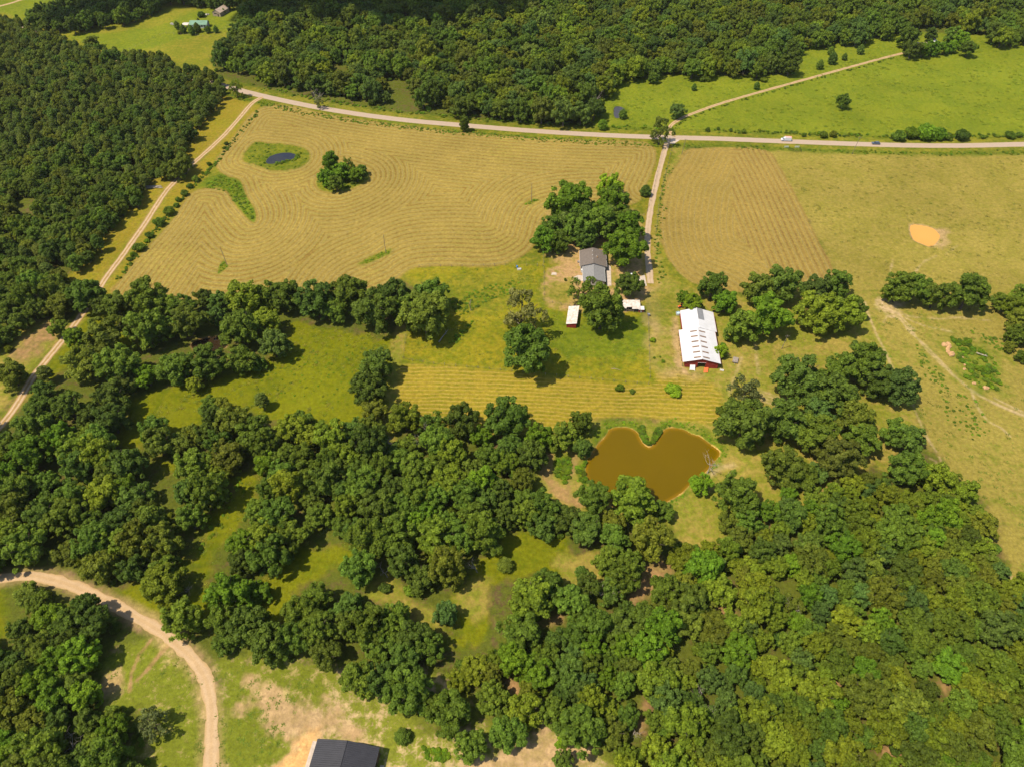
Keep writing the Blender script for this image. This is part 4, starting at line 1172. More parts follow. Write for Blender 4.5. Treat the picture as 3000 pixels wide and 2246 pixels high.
# ------------------------------------------------------------------ woods
CLEAR = [np.array(q) for q in (
    [(842, 958), (890, 945), (1000, 975), (1110, 1000), (1170, 985), (1150, 1090), (1060, 1050), (1040, 1130), (1035, 1200), (980, 1230), (900, 1180), (830, 1185), (790, 1200), (740, 1205), (700, 1160), (640, 1140), (560, 1170), (545, 1250), (500, 1270), (480, 1240), (430, 1215), (395, 1215), (370, 1185),
     (470, 1150), (600, 1140), (680, 1110), (780, 1080), (850, 1040)],
    Z(0, 1200, 2.76, [(910, 230), (1000, 190), (1100, 160), (1150, 200), (1100, 270), (960, 290)]),
    Z(0, 1200, 2.76, [(1260, 400), (1380, 400), (1390, 470), (1290, 490)]),
    Z(0, 1200, 2.76, [(1260, 640), (1330, 620), (1340, 780), (1290, 820)]),
    Z(0, 1200, 2.76, [(1990, 500), (2040, 540), (2050, 700), (1960, 830), (1900, 900), (1850, 1030), (1790, 1100), (1730, 1200), (1650, 1330), (1560, 1250), (1470, 1250), (1580, 1180), (1700, 1080), (1700, 900), (1740, 820), (1880, 770), (1930, 650), (1900, 580)]),
    Z(0, 1200, 2.76, [(850, 1430), (1000, 1440), (1100, 1400), (1180, 1500), (1260, 1600), (1250, 1720), (1060, 1600), (950, 1500)]),
    Z(0, 1200, 2.76, [(1560, 1450), (1680, 1440), (1700, 1530), (1560, 1560)]),
    T(0, 2, [(1740, 640), (1760, 470), (1890, 310), (2000, 260), (2208, 260), (2300, 300), (2208, 340), (2070, 380), (1980, 450), (1850, 600), (1780, 700)]),
    T(1, 2, [(180, 520), (230, 400), (330, 480), (420, 560), (500, 600), (600, 680), (620, 750), (560, 740), (480, 680), (400, 600), (330, 590), (250, 560)]),
    T(1, 2, [(940, 290), (1100, 190), (1160, 160), (1250, 250), (1400, 170), (1480, 260), (1640, 280), (1650, 400), (1450, 480), (1400, 400), (1330, 350), (1240, 400), (1100, 420), (960, 500), (950, 640), (980, 760), (930, 800), (820, 800), (730, 830), (760, 700), (750, 560), (830, 440)]),
    T(1, 2, [(1910, 520), (1980, 330), (2060, 290), (2140, 400), (2000, 470)]),
    T(1, 2, [(1290, 710), (1420, 650), (1420, 710), (1330, 740)]),
    T(1, 2, [(500, 1010), (620, 1080), (700, 1130), (800, 1210), (640, 1180), (540, 1100)]),
    T(1, 2, [(1090, 1100), (1150, 1100), (1140, 1180)]), T(1, 2, [(1940, 1230), (1980, 1210), (1960, 1360), (1920, 1370)]), T(2, 2, [(275, 650), (330, 560), (380, 520), (330, 640)]),
    T(2, 2, [(1300, 1600), (1380, 1500), (1400, 1530), (1340, 1600)]), T(2, 2, [(1670, 1110), (1730, 1120), (1720, 1180)]), T(2, 2, [(995, 1080), (1035, 1080), (1010, 1115)]), T(2, 2, [(-20, 860), (15, 850), (20, 910), (-10, 920)]),
    [(1590, 1440), (1600, 1380), (1620, 1330), (1700, 1330), (1760, 1240), (1900, 1240), (2100, 1250), (2130, 1320), (2240, 1310), (2330, 1310), (2320, 1350), (2230, 1370), (2230, 1420), (2110, 1420), (2105, 1570), (1985, 1545), (1960, 1500), (1900, 1480), (1700, 1440), (1690, 1490)],
    [(2540, 1340), (2570, 1280), (2650, 1350), (2620, 1390), (2560, 1370)],
    [(620, 2500), (625, 2000), (680, 1935), (860, 1935), (960, 1960), (1010, 2010), (1060, 2050), (1240, 2100), (1330, 2140), (1420, 2120), (1460, 2200), (1600, 2130), (1640, 2200), (1760, 2215), (1760, 2500)],
    [(310, 1890), (400, 1840), (450, 1870), (500, 1900), (590, 1960), (620, 2050), (610, 2500), (470, 2500), (420, 2200), (350, 2070), (290, 2040), (280, 1970)],
    [(-150, 1740), (25, 1722), (35, 1790), (10, 1850), (-150, 1860)],
    D([(835, 165), (870, 170), (885, 205), (845, 205)]), D([(725, 140), (745, 140), (745, 160), (725, 160)]), D([(25, 420), (60, 415), (70, 450), (35, 460)]), D([(1310, 225), (1360, 225), (1360, 262), (1310, 265)]),
    T(0, 1, [(1220, 600), (1280, 530), (1460, 500), (1490, 560), (1450, 620), (1300, 640)]),
)]
low_px = D([(-200, 1262), (-20, 1246), (60, 1241), (110, 1250), (160, 1266), (215, 1290), (260, 1312), (300, 1335), (340, 1359), (375, 1386), (410, 1416), (438, 1455), (453, 1500), (458, 1660), (452, 1800)])
left_px = D([(567, 210), (545, 223), (455, 320), (365, 406), (290, 516), (214, 624), (162, 700), (100, 778), (40, 868), (-60, 985)])
WOODS = [
    # name, kind, outline px, crown radius m (min, max), packing, tints, phrase
    ('pine', [(-200, 40), (20, 42), (90, 62), (136, 84), (195, 102), (226, 120), (294, 130), (353, 138), (407, 144), (453, 148), (498, 160), (530, 180), (589, 188), (645, 212), (660, 245), (650, 285), (600, 330), (570, 370), (545, 400), (540, 440), (560, 465), (530, 500), (470, 500), (430, 515), (425, 550), (400, 580), (330, 630), (300, 700), (250, 765), (190, 780), (-200, 800)], (2.0, 3.9), 1.2,
     ['pine', 'pine', 'pine', 'dark', 'olive'], 'the pine wood'),
    ('broad', [(-200, 430), (250, 470), (420, 470), (430, 515), (425, 550), (400, 580), (330, 630), (300, 700), (250, 765), (190, 800), (225, 860), (200, 920), (130, 930), (80, 970), (30, 1010), (-200, 1060)], (3.8, 5.8), 1.2, ['mid', 'dark', 'mid', 'olive', 'mid'], 'the mixed wood'),
    ('broad', D([(455, 115), (490, 85), (520, 30), (525, -70), (2400, -70), (2400, 90), (2160, 95), (2110, 62), (2000, 50), (1960, 70), (1850, 92), (1740, 105), (1720, 152), (1640, 163), (1500, 160), (1400, 158), (1325, 180), (1322, 235), (1310, 265), (1270, 268), (1150, 258), (1000, 240), (830, 222), (700, 200), (560, 170), (470, 145)]),
     (3.8, 7.4), 1.2, ['mid', 'mid', 'dark', 'yellow', 'olive', 'blue', 'mid', 'pine'], 'the forest behind the county road'),
    ('broad', T(0, 0, [(60, 100), (160, 80), (350, 50), (420, -40), (400, -150), (1700, -150), (1540, 40), (1480, 60), (1380, 30), (1100, 20), (1090, 50), (850, 130), (650, 180), (430, 205), (300, 190), (200, 165)]), (4.2, 6.0), 1.2, ['dark', 'dark', 'mid'], 'the far wood along the top left meadow'),
    ('broad', D([(-150, 915), (40, 890), (75, 850), (160, 855), (240, 870), (300, 880), (420, 845), (480, 850), (560, 840), (600, 872), (690, 878), (755, 890), (790, 880), (845, 885), (900, 890), (985, 890), (1040, 915), (1130, 905), (1200, 915), (1240, 940), (1240, 975), (1190, 985), (1165, 1040), (1235, 1090), (1330, 1095),
                 (1440, 1110), (1455, 1165), (1440, 1240), (1370, 1300), (1230, 1330), (1130, 1400), (960, 1420), (950, 1490), (800, 1500), (740, 1450), (660, 1430), (480, 1425), (390, 1360), (330, 1325), (220, 1275), (140, 1240), (60, 1225), (-150, 1240)]),
     (4.0, 6.6), 1.20, ['mid', 'dark', 'mid', 'olive', 'mid', 'yellow', 'mid', 'bright', 'dark'], 'the oak wood'),
    ('broad', D([(1440, 1190), (1540, 1180), (1560, 1120), (1610, 1090), (1650, 1095), (1720, 1010), (1800, 990), (1890, 995), (1960, 1000), (2060, 1020), (2125, 1080), (2150, 1150), (2165, 1230), (2400, 1300), (2400, 1760), (1150, 1760), (1190, 1640), (1050, 1580), (940, 1510), (960, 1420), (1130, 1400), (1230, 1330), (1370, 1300)]),
     (2.8, 5.6), 1.16, ['mid', 'yellow', 'bright', 'yellow', 'olive', 'mid', 'yellow', 'dark', 'blue'], 'the dense young wood'),
    ('broad', [(-200, 1705), (100, 1712), (250, 1745), (375, 1785), (395, 1830), (310, 1890), (280, 1970), (300, 2050), (400, 2150), (430, 2250), (430, 2500), (-200, 2500)], (3.4, 5.6), 1.18, ['mid', 'dark', 'mid', 'olive', 'bright'], 'the corner wood'),
]
pool_trees = []
pl = np.array([(p[3], p[4], p[5]) for p in PLACED])
for kind, outline, (r0, r1), pack, tints, phrase in WOODS:
    o_px = np.array(outline)
    zc = CEN[kind] * (r0 + r1) / 2
    wp = np.array([at(x, y, zc) for x, y in outline])
    x0, x1, y0, y1 = wp[:, 0].min(), wp[:, 0].max(), wp[:, 1].min(), wp[:, 1].max()
    n_try = int(min(26000, (x1 - x0) * (y1 - y0) / (r0 * r0) * 3.0))
    cx, cy = rng.uniform(x0, x1, n_try), rng.uniform(y0, y1, n_try)
    rr = rng.uniform(r0, r1, n_try)
    zz = CEN[kind] * rr
    pxx, pyy, sc = px_of(cx, cy, zz)
    ok = poly_sd(pxx, pyy, o_px) > 0.5 * rr * sc
    for c in CLEAR:
        dd = poly_sd(pxx, pyy, c)
        ok &= dd < -0.85 * rr * sc
    ok &= seg_dist(pxx, pyy, np.array(low_px), False) > rr * sc * 0.72 + 13
    if kind == 'broad':
        ok &= seg_dist(pxx, pyy, np.array(left_px), False) > rr * sc * 0.6 + 6
    cx, cy, rr, pxx, pyy, sc = (q[ok] for q in (cx, cy, rr, pxx, pyy, sc))
    cell, grid = 2 * r1 * 1.05, {}
    for a in range(len(cx)):
        if len(pl) and (np.hypot(pl[:, 0] - cx[a], pl[:, 1] - cy[a]) < 0.72 * (pl[:, 2] + rr[a])).any():
            continue
        gi, gj = int(cx[a] // cell), int(cy[a] // cell)
        bad = False
        for u in (-1, 0, 1):
            for w in (-1, 0, 1):
                for (qx, qy, qr) in grid.get((gi + u, gj + w), ()):
                    if math.hypot(qx - cx[a], qy - cy[a]) < pack * 0.5 * (qr + rr[a]):
                        bad = True
                        break
        if bad:
            continue
        grid.setdefault((gi, gj), []).append((cx[a], cy[a], rr[a]))
        k2 = kind
        tn = tints[int(vnoise(np.array([cx[a]]), np.array([cy[a]]), 0.06, 9)[0] * 0.999 * len(tints)) if random.random() < 0.45 else random.randrange(len(tints))]
        if kind == 'pine' and random.random() < (0.6 if pyy[a] > 430 else 0.16):
            k2, tn = 'broad', random.choice(['mid', 'dark', 'olive'])
        vis = -60 < pxx[a] < 3060 and -30 < pyy[a] < 2290
        pool_trees.append((k2, cx[a], cy[a], rr[a] * (1.25 if k2 != kind else 1.0), tn, phrase, rr[a] * sc[a] if vis else 0.0))
    pl = np.concatenate([pl, np.array([(t[1], t[2], t[3]) for t in pool_trees if t[5] == phrase] or np.zeros((0, 3)))])

MARKS = [(480, 1880, 'the bend of the dirt road'), (60, 1700, 'the left end of the dirt road'), (100, 1200, 'the end of the gravel track'), (720, 1430, 'the narrow green glade'), (880, 1650, 'the slanting green glade'),
         (1640, 1400, 'the heart-shaped pond'), (1500, 1660, 'the clearing with two cedars'), (1180, 1980, 'the sandy ground'), (2045, 2030, 'the bare white tree'), (2900, 2150, 'the bottom right corner'),
         (2850, 1560, 'the lower right pasture'), (2080, 1620, 'the dry bank below the pond'), (2400, 2200, 'the bottom edge at lower right'), (2450, 1500, 'the grove right of the pond'), (1200, 1290, 'the lower mown field'),
         (1050, 1500, 'the two leaning bare trees'), (20, 1450, 'the left edge at mid-height'), (350, 1350, 'the small sunny gaps'), (1750, 1900, 'the red soil gap'), (150, 2150, 'the bottom left corner'),
         (620, 250, 'the meeting of track and road'), (520, 480, 'the kink of the gravel track'), (460, 550, 'the log pile'), (300, 750, 'the tree belt'), (100, 150, 'the far top left meadow'), (30, 600, 'the upper left edge'),
         (250, 350, 'the middle of the pine wood'), (420, 230, 'the pale far meadow'), (1000, 250, 'the county road behind the hay field'), (1500, 300, 'the roadside column tree'), (2000, 200, 'the green right meadow')]


def near_mark(px, py):
    return min(MARKS, key=lambda m_: (m_[0] - px) ** 2 + (m_[1] - py) ** 2)[2]


print('hand-placed', len(PLACED), 'wood trees', len(pool_trees))
mass = []
for kd, cap in (('broad', 300 - sum(1 for o in bpy.data.objects if o.name.startswith('broadleaf_tree'))), ('pine', 285)):
    c = sorted([t for t in pool_trees if t[0] == kd], key=lambda t: -t[6])
    for t in c[:max(0, cap)]:
        nn = 'pine' if kd == 'pine' else 'broadleaf tree'
        tree_at_world(kd, t[1], t[2], t[3], t[4], f"{TWORD[t[4]]} {nn} in {t[5]} near {near_mark(*px_of(t[1], t[2], 6)[:2])}", f"{TWORD[t[4]]} trees in {t[5]} near {near_mark(*px_of(t[1], t[2], 6)[:2])}", random.uniform(0.8, 1.3) * (0.72 if kd == 'pine' else 1.0), 0.08)
    mass += c[max(0, cap):]


def scatter(name, label, items, protos, trunks=None, cat=None):
    """one object: instances of leafy prototypes on points.  items: x, y, z, scale, zscale, tint, proto index"""
    n = len(items)
    me = bpy.data.meshes.new(name)
    me.vertices.add(n)
    me.vertices.foreach_set('co', np.array([t[:3] for t in items], np.float32).ravel())
    def put(nm, typ, key, arr):
        a_ = me.attributes.new(nm, typ, 'POINT')
        a_.data.foreach_set(key, np.asarray(arr).ravel())
    put('scl', 'FLOAT_VECTOR', 'vector', np.array([(t[3], t[3], t[3] * t[4]) for t in items], np.float32))
    put('rot', 'FLOAT_VECTOR', 'vector', np.array([(random.uniform(-.06, .06), random.uniform(-.06, .06), random.uniform(0, 6.28)) for t in items], np.float32))
    put('tint', 'FLOAT_VECTOR', 'vector', np.array([t[5] for t in items], np.float32))
    put('pick', 'INT', 'value', np.array([t[6] for t in items], np.int32))
    o = link(name, me)
    ng = bpy.data.node_groups.new(name, 'GeometryNodeTree')
    ng.interface.new_socket('Geometry', in_out='INPUT', socket_type='NodeSocketGeometry')
    ng.interface.new_socket('Geometry', in_out='OUTPUT', socket_type='NodeSocketGeometry')
    gi, go = ng.nodes.new('NodeGroupInput'), ng.nodes.new('NodeGroupOutput')
    out = ng.nodes.new('GeometryNodeJoinGeometry')

    def attr(nm, typ):
        q = ng.nodes.new('GeometryNodeInputNamedAttribute')
        q.data_type = typ
        q.inputs['Name'].default_value = nm
        return q.outputs['Attribute']
    for plist in ([protos] + ([trunks] if trunks else [])):
        j = ng.nodes.new('GeometryNodeJoinGeometry')
        for p in reversed(plist):
            q = ng.nodes.new('GeometryNodeObjectInfo')
            q.inputs['Object'].default_value = p
            q.inputs['As Instance'].default_value = True
            ng.links.new(q.outputs['Geometry'], j.inputs[0])
        ip = ng.nodes.new('GeometryNodeInstanceOnPoints')
        ip.inputs['Pick Instance'].default_value = len(plist) > 1
        ng.links.new(gi.outputs[0], ip.inputs['Points'])
        ng.links.new(j.outputs[0], ip.inputs['Instance'])
        if len(plist) > 1:
            ng.links.new(attr('pick', 'INT'), ip.inputs['Instance Index'])
        ng.links.new(attr('rot', 'FLOAT_VECTOR'), ip.inputs['Rotation'])
        ng.links.new(attr('scl', 'FLOAT_VECTOR'), ip.inputs['Scale'])
        ng.links.new(ip.outputs[0], out.inputs[0])
    ng.links.new(out.outputs[0], go.inputs[0])
    md = o.modifiers.new('scatter', 'NODES')
    md.node_group = ng
    return tag(o, label, cat, kind='stuff')


def proto_of(me, name):
    for o in bpy.data.objects:
        if o.type == 'MESH' and o.data == me:
            return o
    return None


def protos(kinds):
    res = []
    for kd in kinds:
        for me in CROWNS[kd]:
            p = proto_of(me, 'crown')
            if p is not None:
                res.append((kd, p))
    return res


PB = protos(['broad', 'pine'])
bi = [k for k, (kd, p) in enumerate(PB) if kd == 'broad']
pi_ = [k for k, (kd, p) in enumerate(PB) if kd == 'pine']
items = [(t[1], t[2], 0.0, t[3], random.uniform(0.8, 1.3) * (0.72 if t[0] == 'pine' else 1.0), jit(t[4]), random.choice(bi if t[0] == 'broad' else pi_)) for t in mass]
scatter('forest', 'closed canopy of the woods farther off', items, [p for _, p in PB], [proto_of(TRUNKS['broad'][0], 'trunk')], 'forest')

# low brush: forest edges, verges, pond banks, brush on the pasture
PS = [p for _, p in protos(['shrub'])]
brush = []


def add_brush(line_or_poly, n, r0, r1, tints, poly=False, spread=2.0, zs=0.8):
    p = np.asarray(line_or_poly)
    if poly:
        while n > 0:
            x, y = random.uniform(p[:, 0].min(), p[:, 0].max()), random.uniform(p[:, 1].min(), p[:, 1].max())
            if inside(np.array([x]), np.array([y]), p)[0]:
                brush.append((x, y, 0, random.uniform(r0, r1), random.uniform(0.6, 1.1) * zs, jit(random.choice(tints), 0.2), random.randrange(len(PS))))
                n -= 1
    else:
        for _ in range(n):
            k = random.randrange(len(p) - 1)
            t = random.random()
            q = p[k] + (p[k + 1] - p[k]) * t
            brush.append((q[0] + random.gauss(0, spread), q[1] + random.gauss(0, spread), 0, random.uniform(r0, r1), random.uniform(0.6, 1.1) * zs, jit(random.choice(tints), 0.2), random.randrange(len(PS))))


def sub(line, n=2.0):
    p = np.asarray(line)
    seg = np.linalg.norm(np.diff(p, axis=0), axis=1)
    s_ = np.concatenate([[0], np.cumsum(seg)])
    ss = np.arange(0, s_[-1], n)
    return np.stack([np.interp(ss, s_, p[:, 0]), np.interp(ss, s_, p[:, 1])], 1)


G1 = ['bright', 'mid', 'lime', 'yellow']
add_brush(sub(off[off[:, 0] < 110]), 900, 0.25, 0.8, G1, spread=1.5, zs=0.55)
add_brush(sub(off[off[:, 0] > 125]), 380, 0.25, 0.9, ['mid', 'bright', 'yellow'], spread=1.2, zs=0.6)
add_brush(sub(rd_s[rd_s[:, 0] > 110] + np.array([0, 10.5])), 520, 0.4, 1.2, ['mid', 'bright', 'dark', 'yellow'], spread=1.2)
add_brush(sub(rd_s[(rd_s[:, 0] > -170) & (rd_s[:, 0] < 100)] + np.array([0, 11])), 220, 0.5, 1.3, G1, spread=1.4)
add_brush(sub(W(D([(560, 240), (520, 285), (470, 350), (420, 400), (370, 455), (300, 545), (250, 610)]))), 200, 0.4, 1.0, ['mid', 'bright'], spread=0.7)
add_brush(W(D([(474, 378), (515, 392), (533, 428), (552, 466), (545, 478), (508, 440), (492, 414), (440, 404)])), 240, 0.3, 0.9, G1, True, zs=0.5)
add_brush(sub(meadow_track + np.array([1.5, -3.2])), 150, 0.3, 0.9, ['mid', 'bright', 'dark'], spread=0.5)
add_brush(sub(W(D([(1440, 340), (1425, 420), (1415, 500), (1415, 560), (1425, 610)]))), 200, 0.25, 0.85, ['mid', 'bright', 'yellow'], spread=1.8, zs=0.6)
add_brush(isl_pond, 60, 0.3, 0.8, G1, True, zs=0.5)
add_brush(sub(dark_pond + np.array([1.5, -1.0])), 70, 0.4, 1.1, ['bright', 'mid'], spread=1.0)
add_brush(isl_clump, 50, 0.5, 1.5, ['bright', 'mid'], True)
for q in (isl_a, isl_b, isl_c):
    add_brush(q, 22, 0.3, 0.6, ['bright', 'lime'], True, zs=0.5)
hs_ = sub(heart, 1.0)
hc = hs_.mean(0)
add_brush(hc + (hs_[:70] - hc) * 1.06 + np.array([0, 1.0]), 200, 0.25, 0.6, ['bright', 'lime', 'lime'], spread=1.0, zs=0.4)
add_brush(hc + (hs_[80:125] - hc) * 1.07, 110, 0.25, 0.6, ['bright', 'lime'], spread=0.9, zs=0.4)
add_brush(W(T(1, 1, [(1375, 1300), (1480, 1300), (1490, 1420), (1440, 1470), (1390, 1420)])), 60, 0.5, 1.2, ['bright', 'lime', 'mid'], True)
add_brush(W(T(1, 1, [(1520, 1350), (1580, 1330), (1590, 1470), (1530, 1450)])), 40, 0.4, 1.0, ['bright', 'lime', 'mid'], True)
add_brush(W(Z(1700, 1220, 4.9156, [(830, 150), (900, 140), (950, 300), (1000, 420), (930, 390), (880, 280)])), 60, 0.5, 1.1, ['mid', 'bright'], True)
add_brush(W(Z(1700, 1220, 4.9156, [(1010, 420), (1060, 250), (1130, 150), (1170, 210), (1110, 310)])), 60, 0.5, 1.1, ['mid', 'bright'], True)
brush_pile = W(T(2, 1, [(1740, 530), (1850, 550), (1930, 600), (2030, 690), (2060, 850), (1980, 875), (1840, 810), (1800, 700), (1760, 620)]))
add_brush(brush_pile, 120, 0.4, 1.7, ['bright', 'lime', 'bright', 'mid'], True, zs=0.7)
add_brush(W(T(2, 1, [(1640, 860), (1900, 920), (2000, 1150), (1850, 1200), (1700, 1050)])), 70, 0.3, 0.8, ['bright', 'mid'], True, zs=0.4)
add_brush(W(T(2, 1, [(1500, 560), (1700, 780), (1720, 880), (1560, 780)])), 70, 0.3, 0.7, ['bright', 'mid'], True, zs=0.4)
add_brush(W(T(2, 1, [(1850, 480), (2050, 530), (2100, 640), (1950, 560)])), 50, 0.3, 0.8, ['bright', 'mid'], True, zs=0.4)
add_brush(W(D([(985, 655), (1100, 640), (1130, 600), (1010, 630)])), 90, 0.3, 0.8, ['bright', 'lime'], True, zs=0.45)
add_brush(W(T(1, 1, [(700, 560), (790, 460), (850, 420), (830, 480), (740, 570)])), 50, 0.3, 0.8, ['bright', 'lime'], True, zs=0.5)
add_brush(W(T(1, 1, [(690, 300), (850, 250), (1000, 260), (900, 330), (760, 390)])), 70, 0.4, 0.9, ['bright', 'mid', 'yellow'], True, zs=0.5)
add_brush(W(T(1, 2, [(520, 1520), (600, 1530), (700, 1560), (690, 1620), (560, 1610)])), 45, 0.4, 0.9, ['bright', 'lime'], True)
add_brush(W(T(1, 2, [(1380, 1480), (1440, 1460), (1440, 1530), (1400, 1530)])), 10, 0.6, 1.3, ['bright', 'lime'], True)
add_brush(W([(100, 2100), (420, 2100), (440, 2260), (100, 2260)]), 60, 0.6, 1.4, ['mid', 'bright', 'yellow'], True)
add_brush(W([(650, 1330), (700, 1350), (720, 1450), (640, 1560), (560, 1640), (600, 1500)]), 60, 0.4, 0.9, ['yellow', 'lime'], True, zs=0.5)
add_brush(W([(1000, 1000), (1130, 1010), (1020, 1180), (860, 1160), (700, 1130), (830, 1060)]), 130, 0.2, 0.55, ['yellow', 'lime', 'bright'], True, zs=0.5)
# understorey under the lower woods
for t in pool_trees:
    if t[0] == 'broad' and t[6] > 24 and random.random() < 0.75:
        brush.append((t[1] + random.uniform(-6, 6), t[2] + random.uniform(-6, 6), 0, random.uniform(1.0, 2.6), random.uniform(0.9, 1.6), jit(random.choice(['mid', 'dark', 'yellow']), 0.2), random.randrange(len(PS))))
bx0, by0 = np.array([b_[0] for b_ in brush]), np.array([b_[1] for b_ in brush])
wet = np.zeros(len(brush), bool)
for q, _ in POOLS:
    wet |= poly_sd(bx0, by0, q) > -0.5
for ln_ in (low_road, left_track, drive, county):
    wet |= seg_dist(bx0, by0, ln_, False) < 3.4
brush = [b_ for b_, w_ in zip(brush, wet) if not w_]
scatter('undergrowth', 'low brush and weeds along verges, banks and wood edges', brush, PS, None, 'undergrowth')

# coarse grass tufts that give the meadows their nap
g = np.random.default_rng(55)
V, Q, LV = [], [], []
for k in range(26):
    a, r = g.uniform(0, 6.28), 0.8 * math.sqrt(g.uniform(0, 1))
    b0 = np.array([math.cos(a) * r, math.sin(a) * r, 0.0])
    a2 = g.uniform(0, 6.28)
    w = np.array([math.cos(a2), math.sin(a2), 0]) * 0.16
    tip = b0 + np.array([math.cos(a), math.sin(a), 0]) * g.uniform(0.3, 0.8) + np.array([g.normal() * 0.2, g.normal() * 0.2, g.uniform(0.15, 0.45)])
    n0 = len(V)
    V += [b0 - w, b0 + w, tip + w * 0.4, tip - w * 0.4]
    Q.append((n0, n0 + 1, n0 + 2, n0 + 3))
    LV.append(g.uniform(0.75, 1.3))
tm = np_mesh('tuft', np.array(V), np.array(Q))
tm.attributes.new('lv', 'FLOAT', 'FACE').data.foreach_set('value', np.array(LV, np.float32))
tm.materials.append(MAT['leaf'])
grass = []


def add_grass(pts, dens, s0, s1, cols, zs=0.7):
    p = np.asarray(W(pts))
    A = 0.5 * abs(np.dot(p[:, 0], np.roll(p[:, 1], 1)) - np.dot(p[:, 1], np.roll(p[:, 0], 1)))
    n = int(A * dens * 1.6)
    x, y = rng.uniform(p[:, 0].min(), p[:, 0].max(), n), rng.uniform(p[:, 1].min(), p[:, 1].max(), n)
    k = inside(x, y, p) & (vnoise(x, y, 0.12, 21) + 0.4 * vnoise(x, y, 0.5, 22) > 0.55)
    for q, _ in POOLS:
        k &= ~inside(x, y, q)
    for a, b in zip(x[k], y[k]):
        c = random.choice(cols)
        f = random.uniform(0.8, 1.2)
        grass.append((a, b, 0, random.uniform(s0, s1), zs, (c[0] * f, c[1] * f, c[2] * f), 0))


GC = [(0.20, 0.21, 0.02), (0.15, 0.19, 0.018), (0.25, 0.23, 0.03)]
add_grass([(842, 950), (1000, 965), (1160, 985), (1140, 1230), (960, 1240), (700, 1200), (550, 1270), (400, 1220), (600, 1130), (780, 1070)], 0.22, 0.35, 0.8, GC)
add_grass(D([(905, 580), (1160, 575), (1170, 660), (1400, 690), (1400, 825), (870, 778), (885, 715), (985, 660)]), 0.16, 0.3, 0.7, GC)
add_grass(D([(1330, 285), (1330, 190), (1720, 165), (1960, 80), (2212, 90), (2212, 300), (1500, 295)]), 0.05, 0.5, 1.2, [(0.17, 0.21, 0.016), (0.13, 0.19, 0.015), (0.22, 0.25, 0.02)])
add_grass(D([(1660, 335), (2212, 330), (2212, 620), (1840, 600)]), 0.05, 0.4, 0.9, [(0.22, 0.20, 0.035), (0.30, 0.25, 0.06), (0.17, 0.18, 0.03)])
add_grass(D([(1860, 650), (2212, 650), (2212, 1240), (2150, 1100), (1990, 960), (1950, 830)]), 0.10, 0.3, 0.8, [(0.22, 0.21, 0.035), (0.15, 0.19, 0.025), (0.13, 0.19, 0.02)])
add_grass([(430, 1700), (640, 1500), (760, 1340), (1050, 1600), (800, 1640), (800, 1800)], 0.18, 0.3, 0.8, GC)
add_grass([(625, 1950), (900, 1940), (960, 2000), (850, 2100), (800, 2260), (640, 2260)], 0.25, 0.3, 0.7, [(0.15, 0.20, 0.02), (0.12, 0.18, 0.018)], 0.5)
add_grass([(300, 1900), (480, 1890), (600, 2000), (600, 2250), (480, 2250), (350, 2080)], 0.25, 0.3, 0.7, [(0.17, 0.20, 0.02), (0.13, 0.18, 0.018)], 0.5)
add_grass(D([(1420, 640), (1560, 760), (1700, 700), (1850, 650), (1960, 850), (1700, 900), (1580, 900), (1420, 800)]), 0.10, 0.3, 0.6, [(0.22, 0.21, 0.03), (0.30, 0.23, 0.05)], 0.6)
proto_t = link('grass_tuft', tm)
x, y = at(1440, 985)
proto_t.location = (x, y, 0)
proto_t['tint'] = [0.18, 0.20, 0.02]
proto_t.scale = (0.5, 0.5, 0.4)
tag(proto_t, 'coarse grass tuft standing in the green paddock', 'grass', kind='stuff')
scatter('grass', 'rough grass tufts over the meadows and pasture', grass, [proto_t], None, 'grass')
print('brush', len(brush), 'grass', len(grass), 'mass', len(mass))


# ------------------------------------------------------------------ buildings


def slope(parent, name, xe, ze, xr, zr, y0, y1, mat, rib=0.6, t=0.07, rib_h=0.05, rib_w=0.07):
    """one roof slope from the eave (xe, ze) up to the ridge (xr, zr), ribbed along the fall line"""
    mb = MB()
    mb.slab((xe, y0, ze), (xe, y1, ze), (xr, y1, zr), (xr, y0, zr), t) if xe > xr else mb.slab((xe, y1, ze), (xe, y0, ze), (xr, y0, zr), (xr, y1, zr), t)
    if rib:
        n = int((y1 - y0) / rib)
        for k in range(n + 1):
            y = y0 + 0.04 + (y1 - y0 - 0.08) * k / n
            v = []
            for (x, z) in ((xe, ze), (xr, zr)):
                v += [(x, y - rib_w, z - 0.005), (x, y, z + rib_h), (x, y + rib_w, z - 0.005)]
            mb.add(v, [(0, 3, 4, 1), (1, 4, 5, 2), (0, 1, 2), (3, 5, 4)])
    return mb.build(name, mat, parent)


def gable_box(parent, name, x0, x1, y0, y1, eave, ridge, mat, xm=None):
    xm = (x0 + x1) / 2 if xm is None else xm
    return MB().extrude_profile([(x0, 0), (x1, 0), (x1, eave), (xm, ridge), (x0, eave)], y0, y1).build(name, mat, parent)


def root_at(name, px, z, rot, label, cat):
    x, y = at(px[0], px[1], z) if len(px) == 2 else px[:2]
    r = empty(name, (x, y), rot)
    return tag(r, label, cat)


def wbox(parent, name, mat, *b):
    return MB().box(*b).build(name, mat, parent)


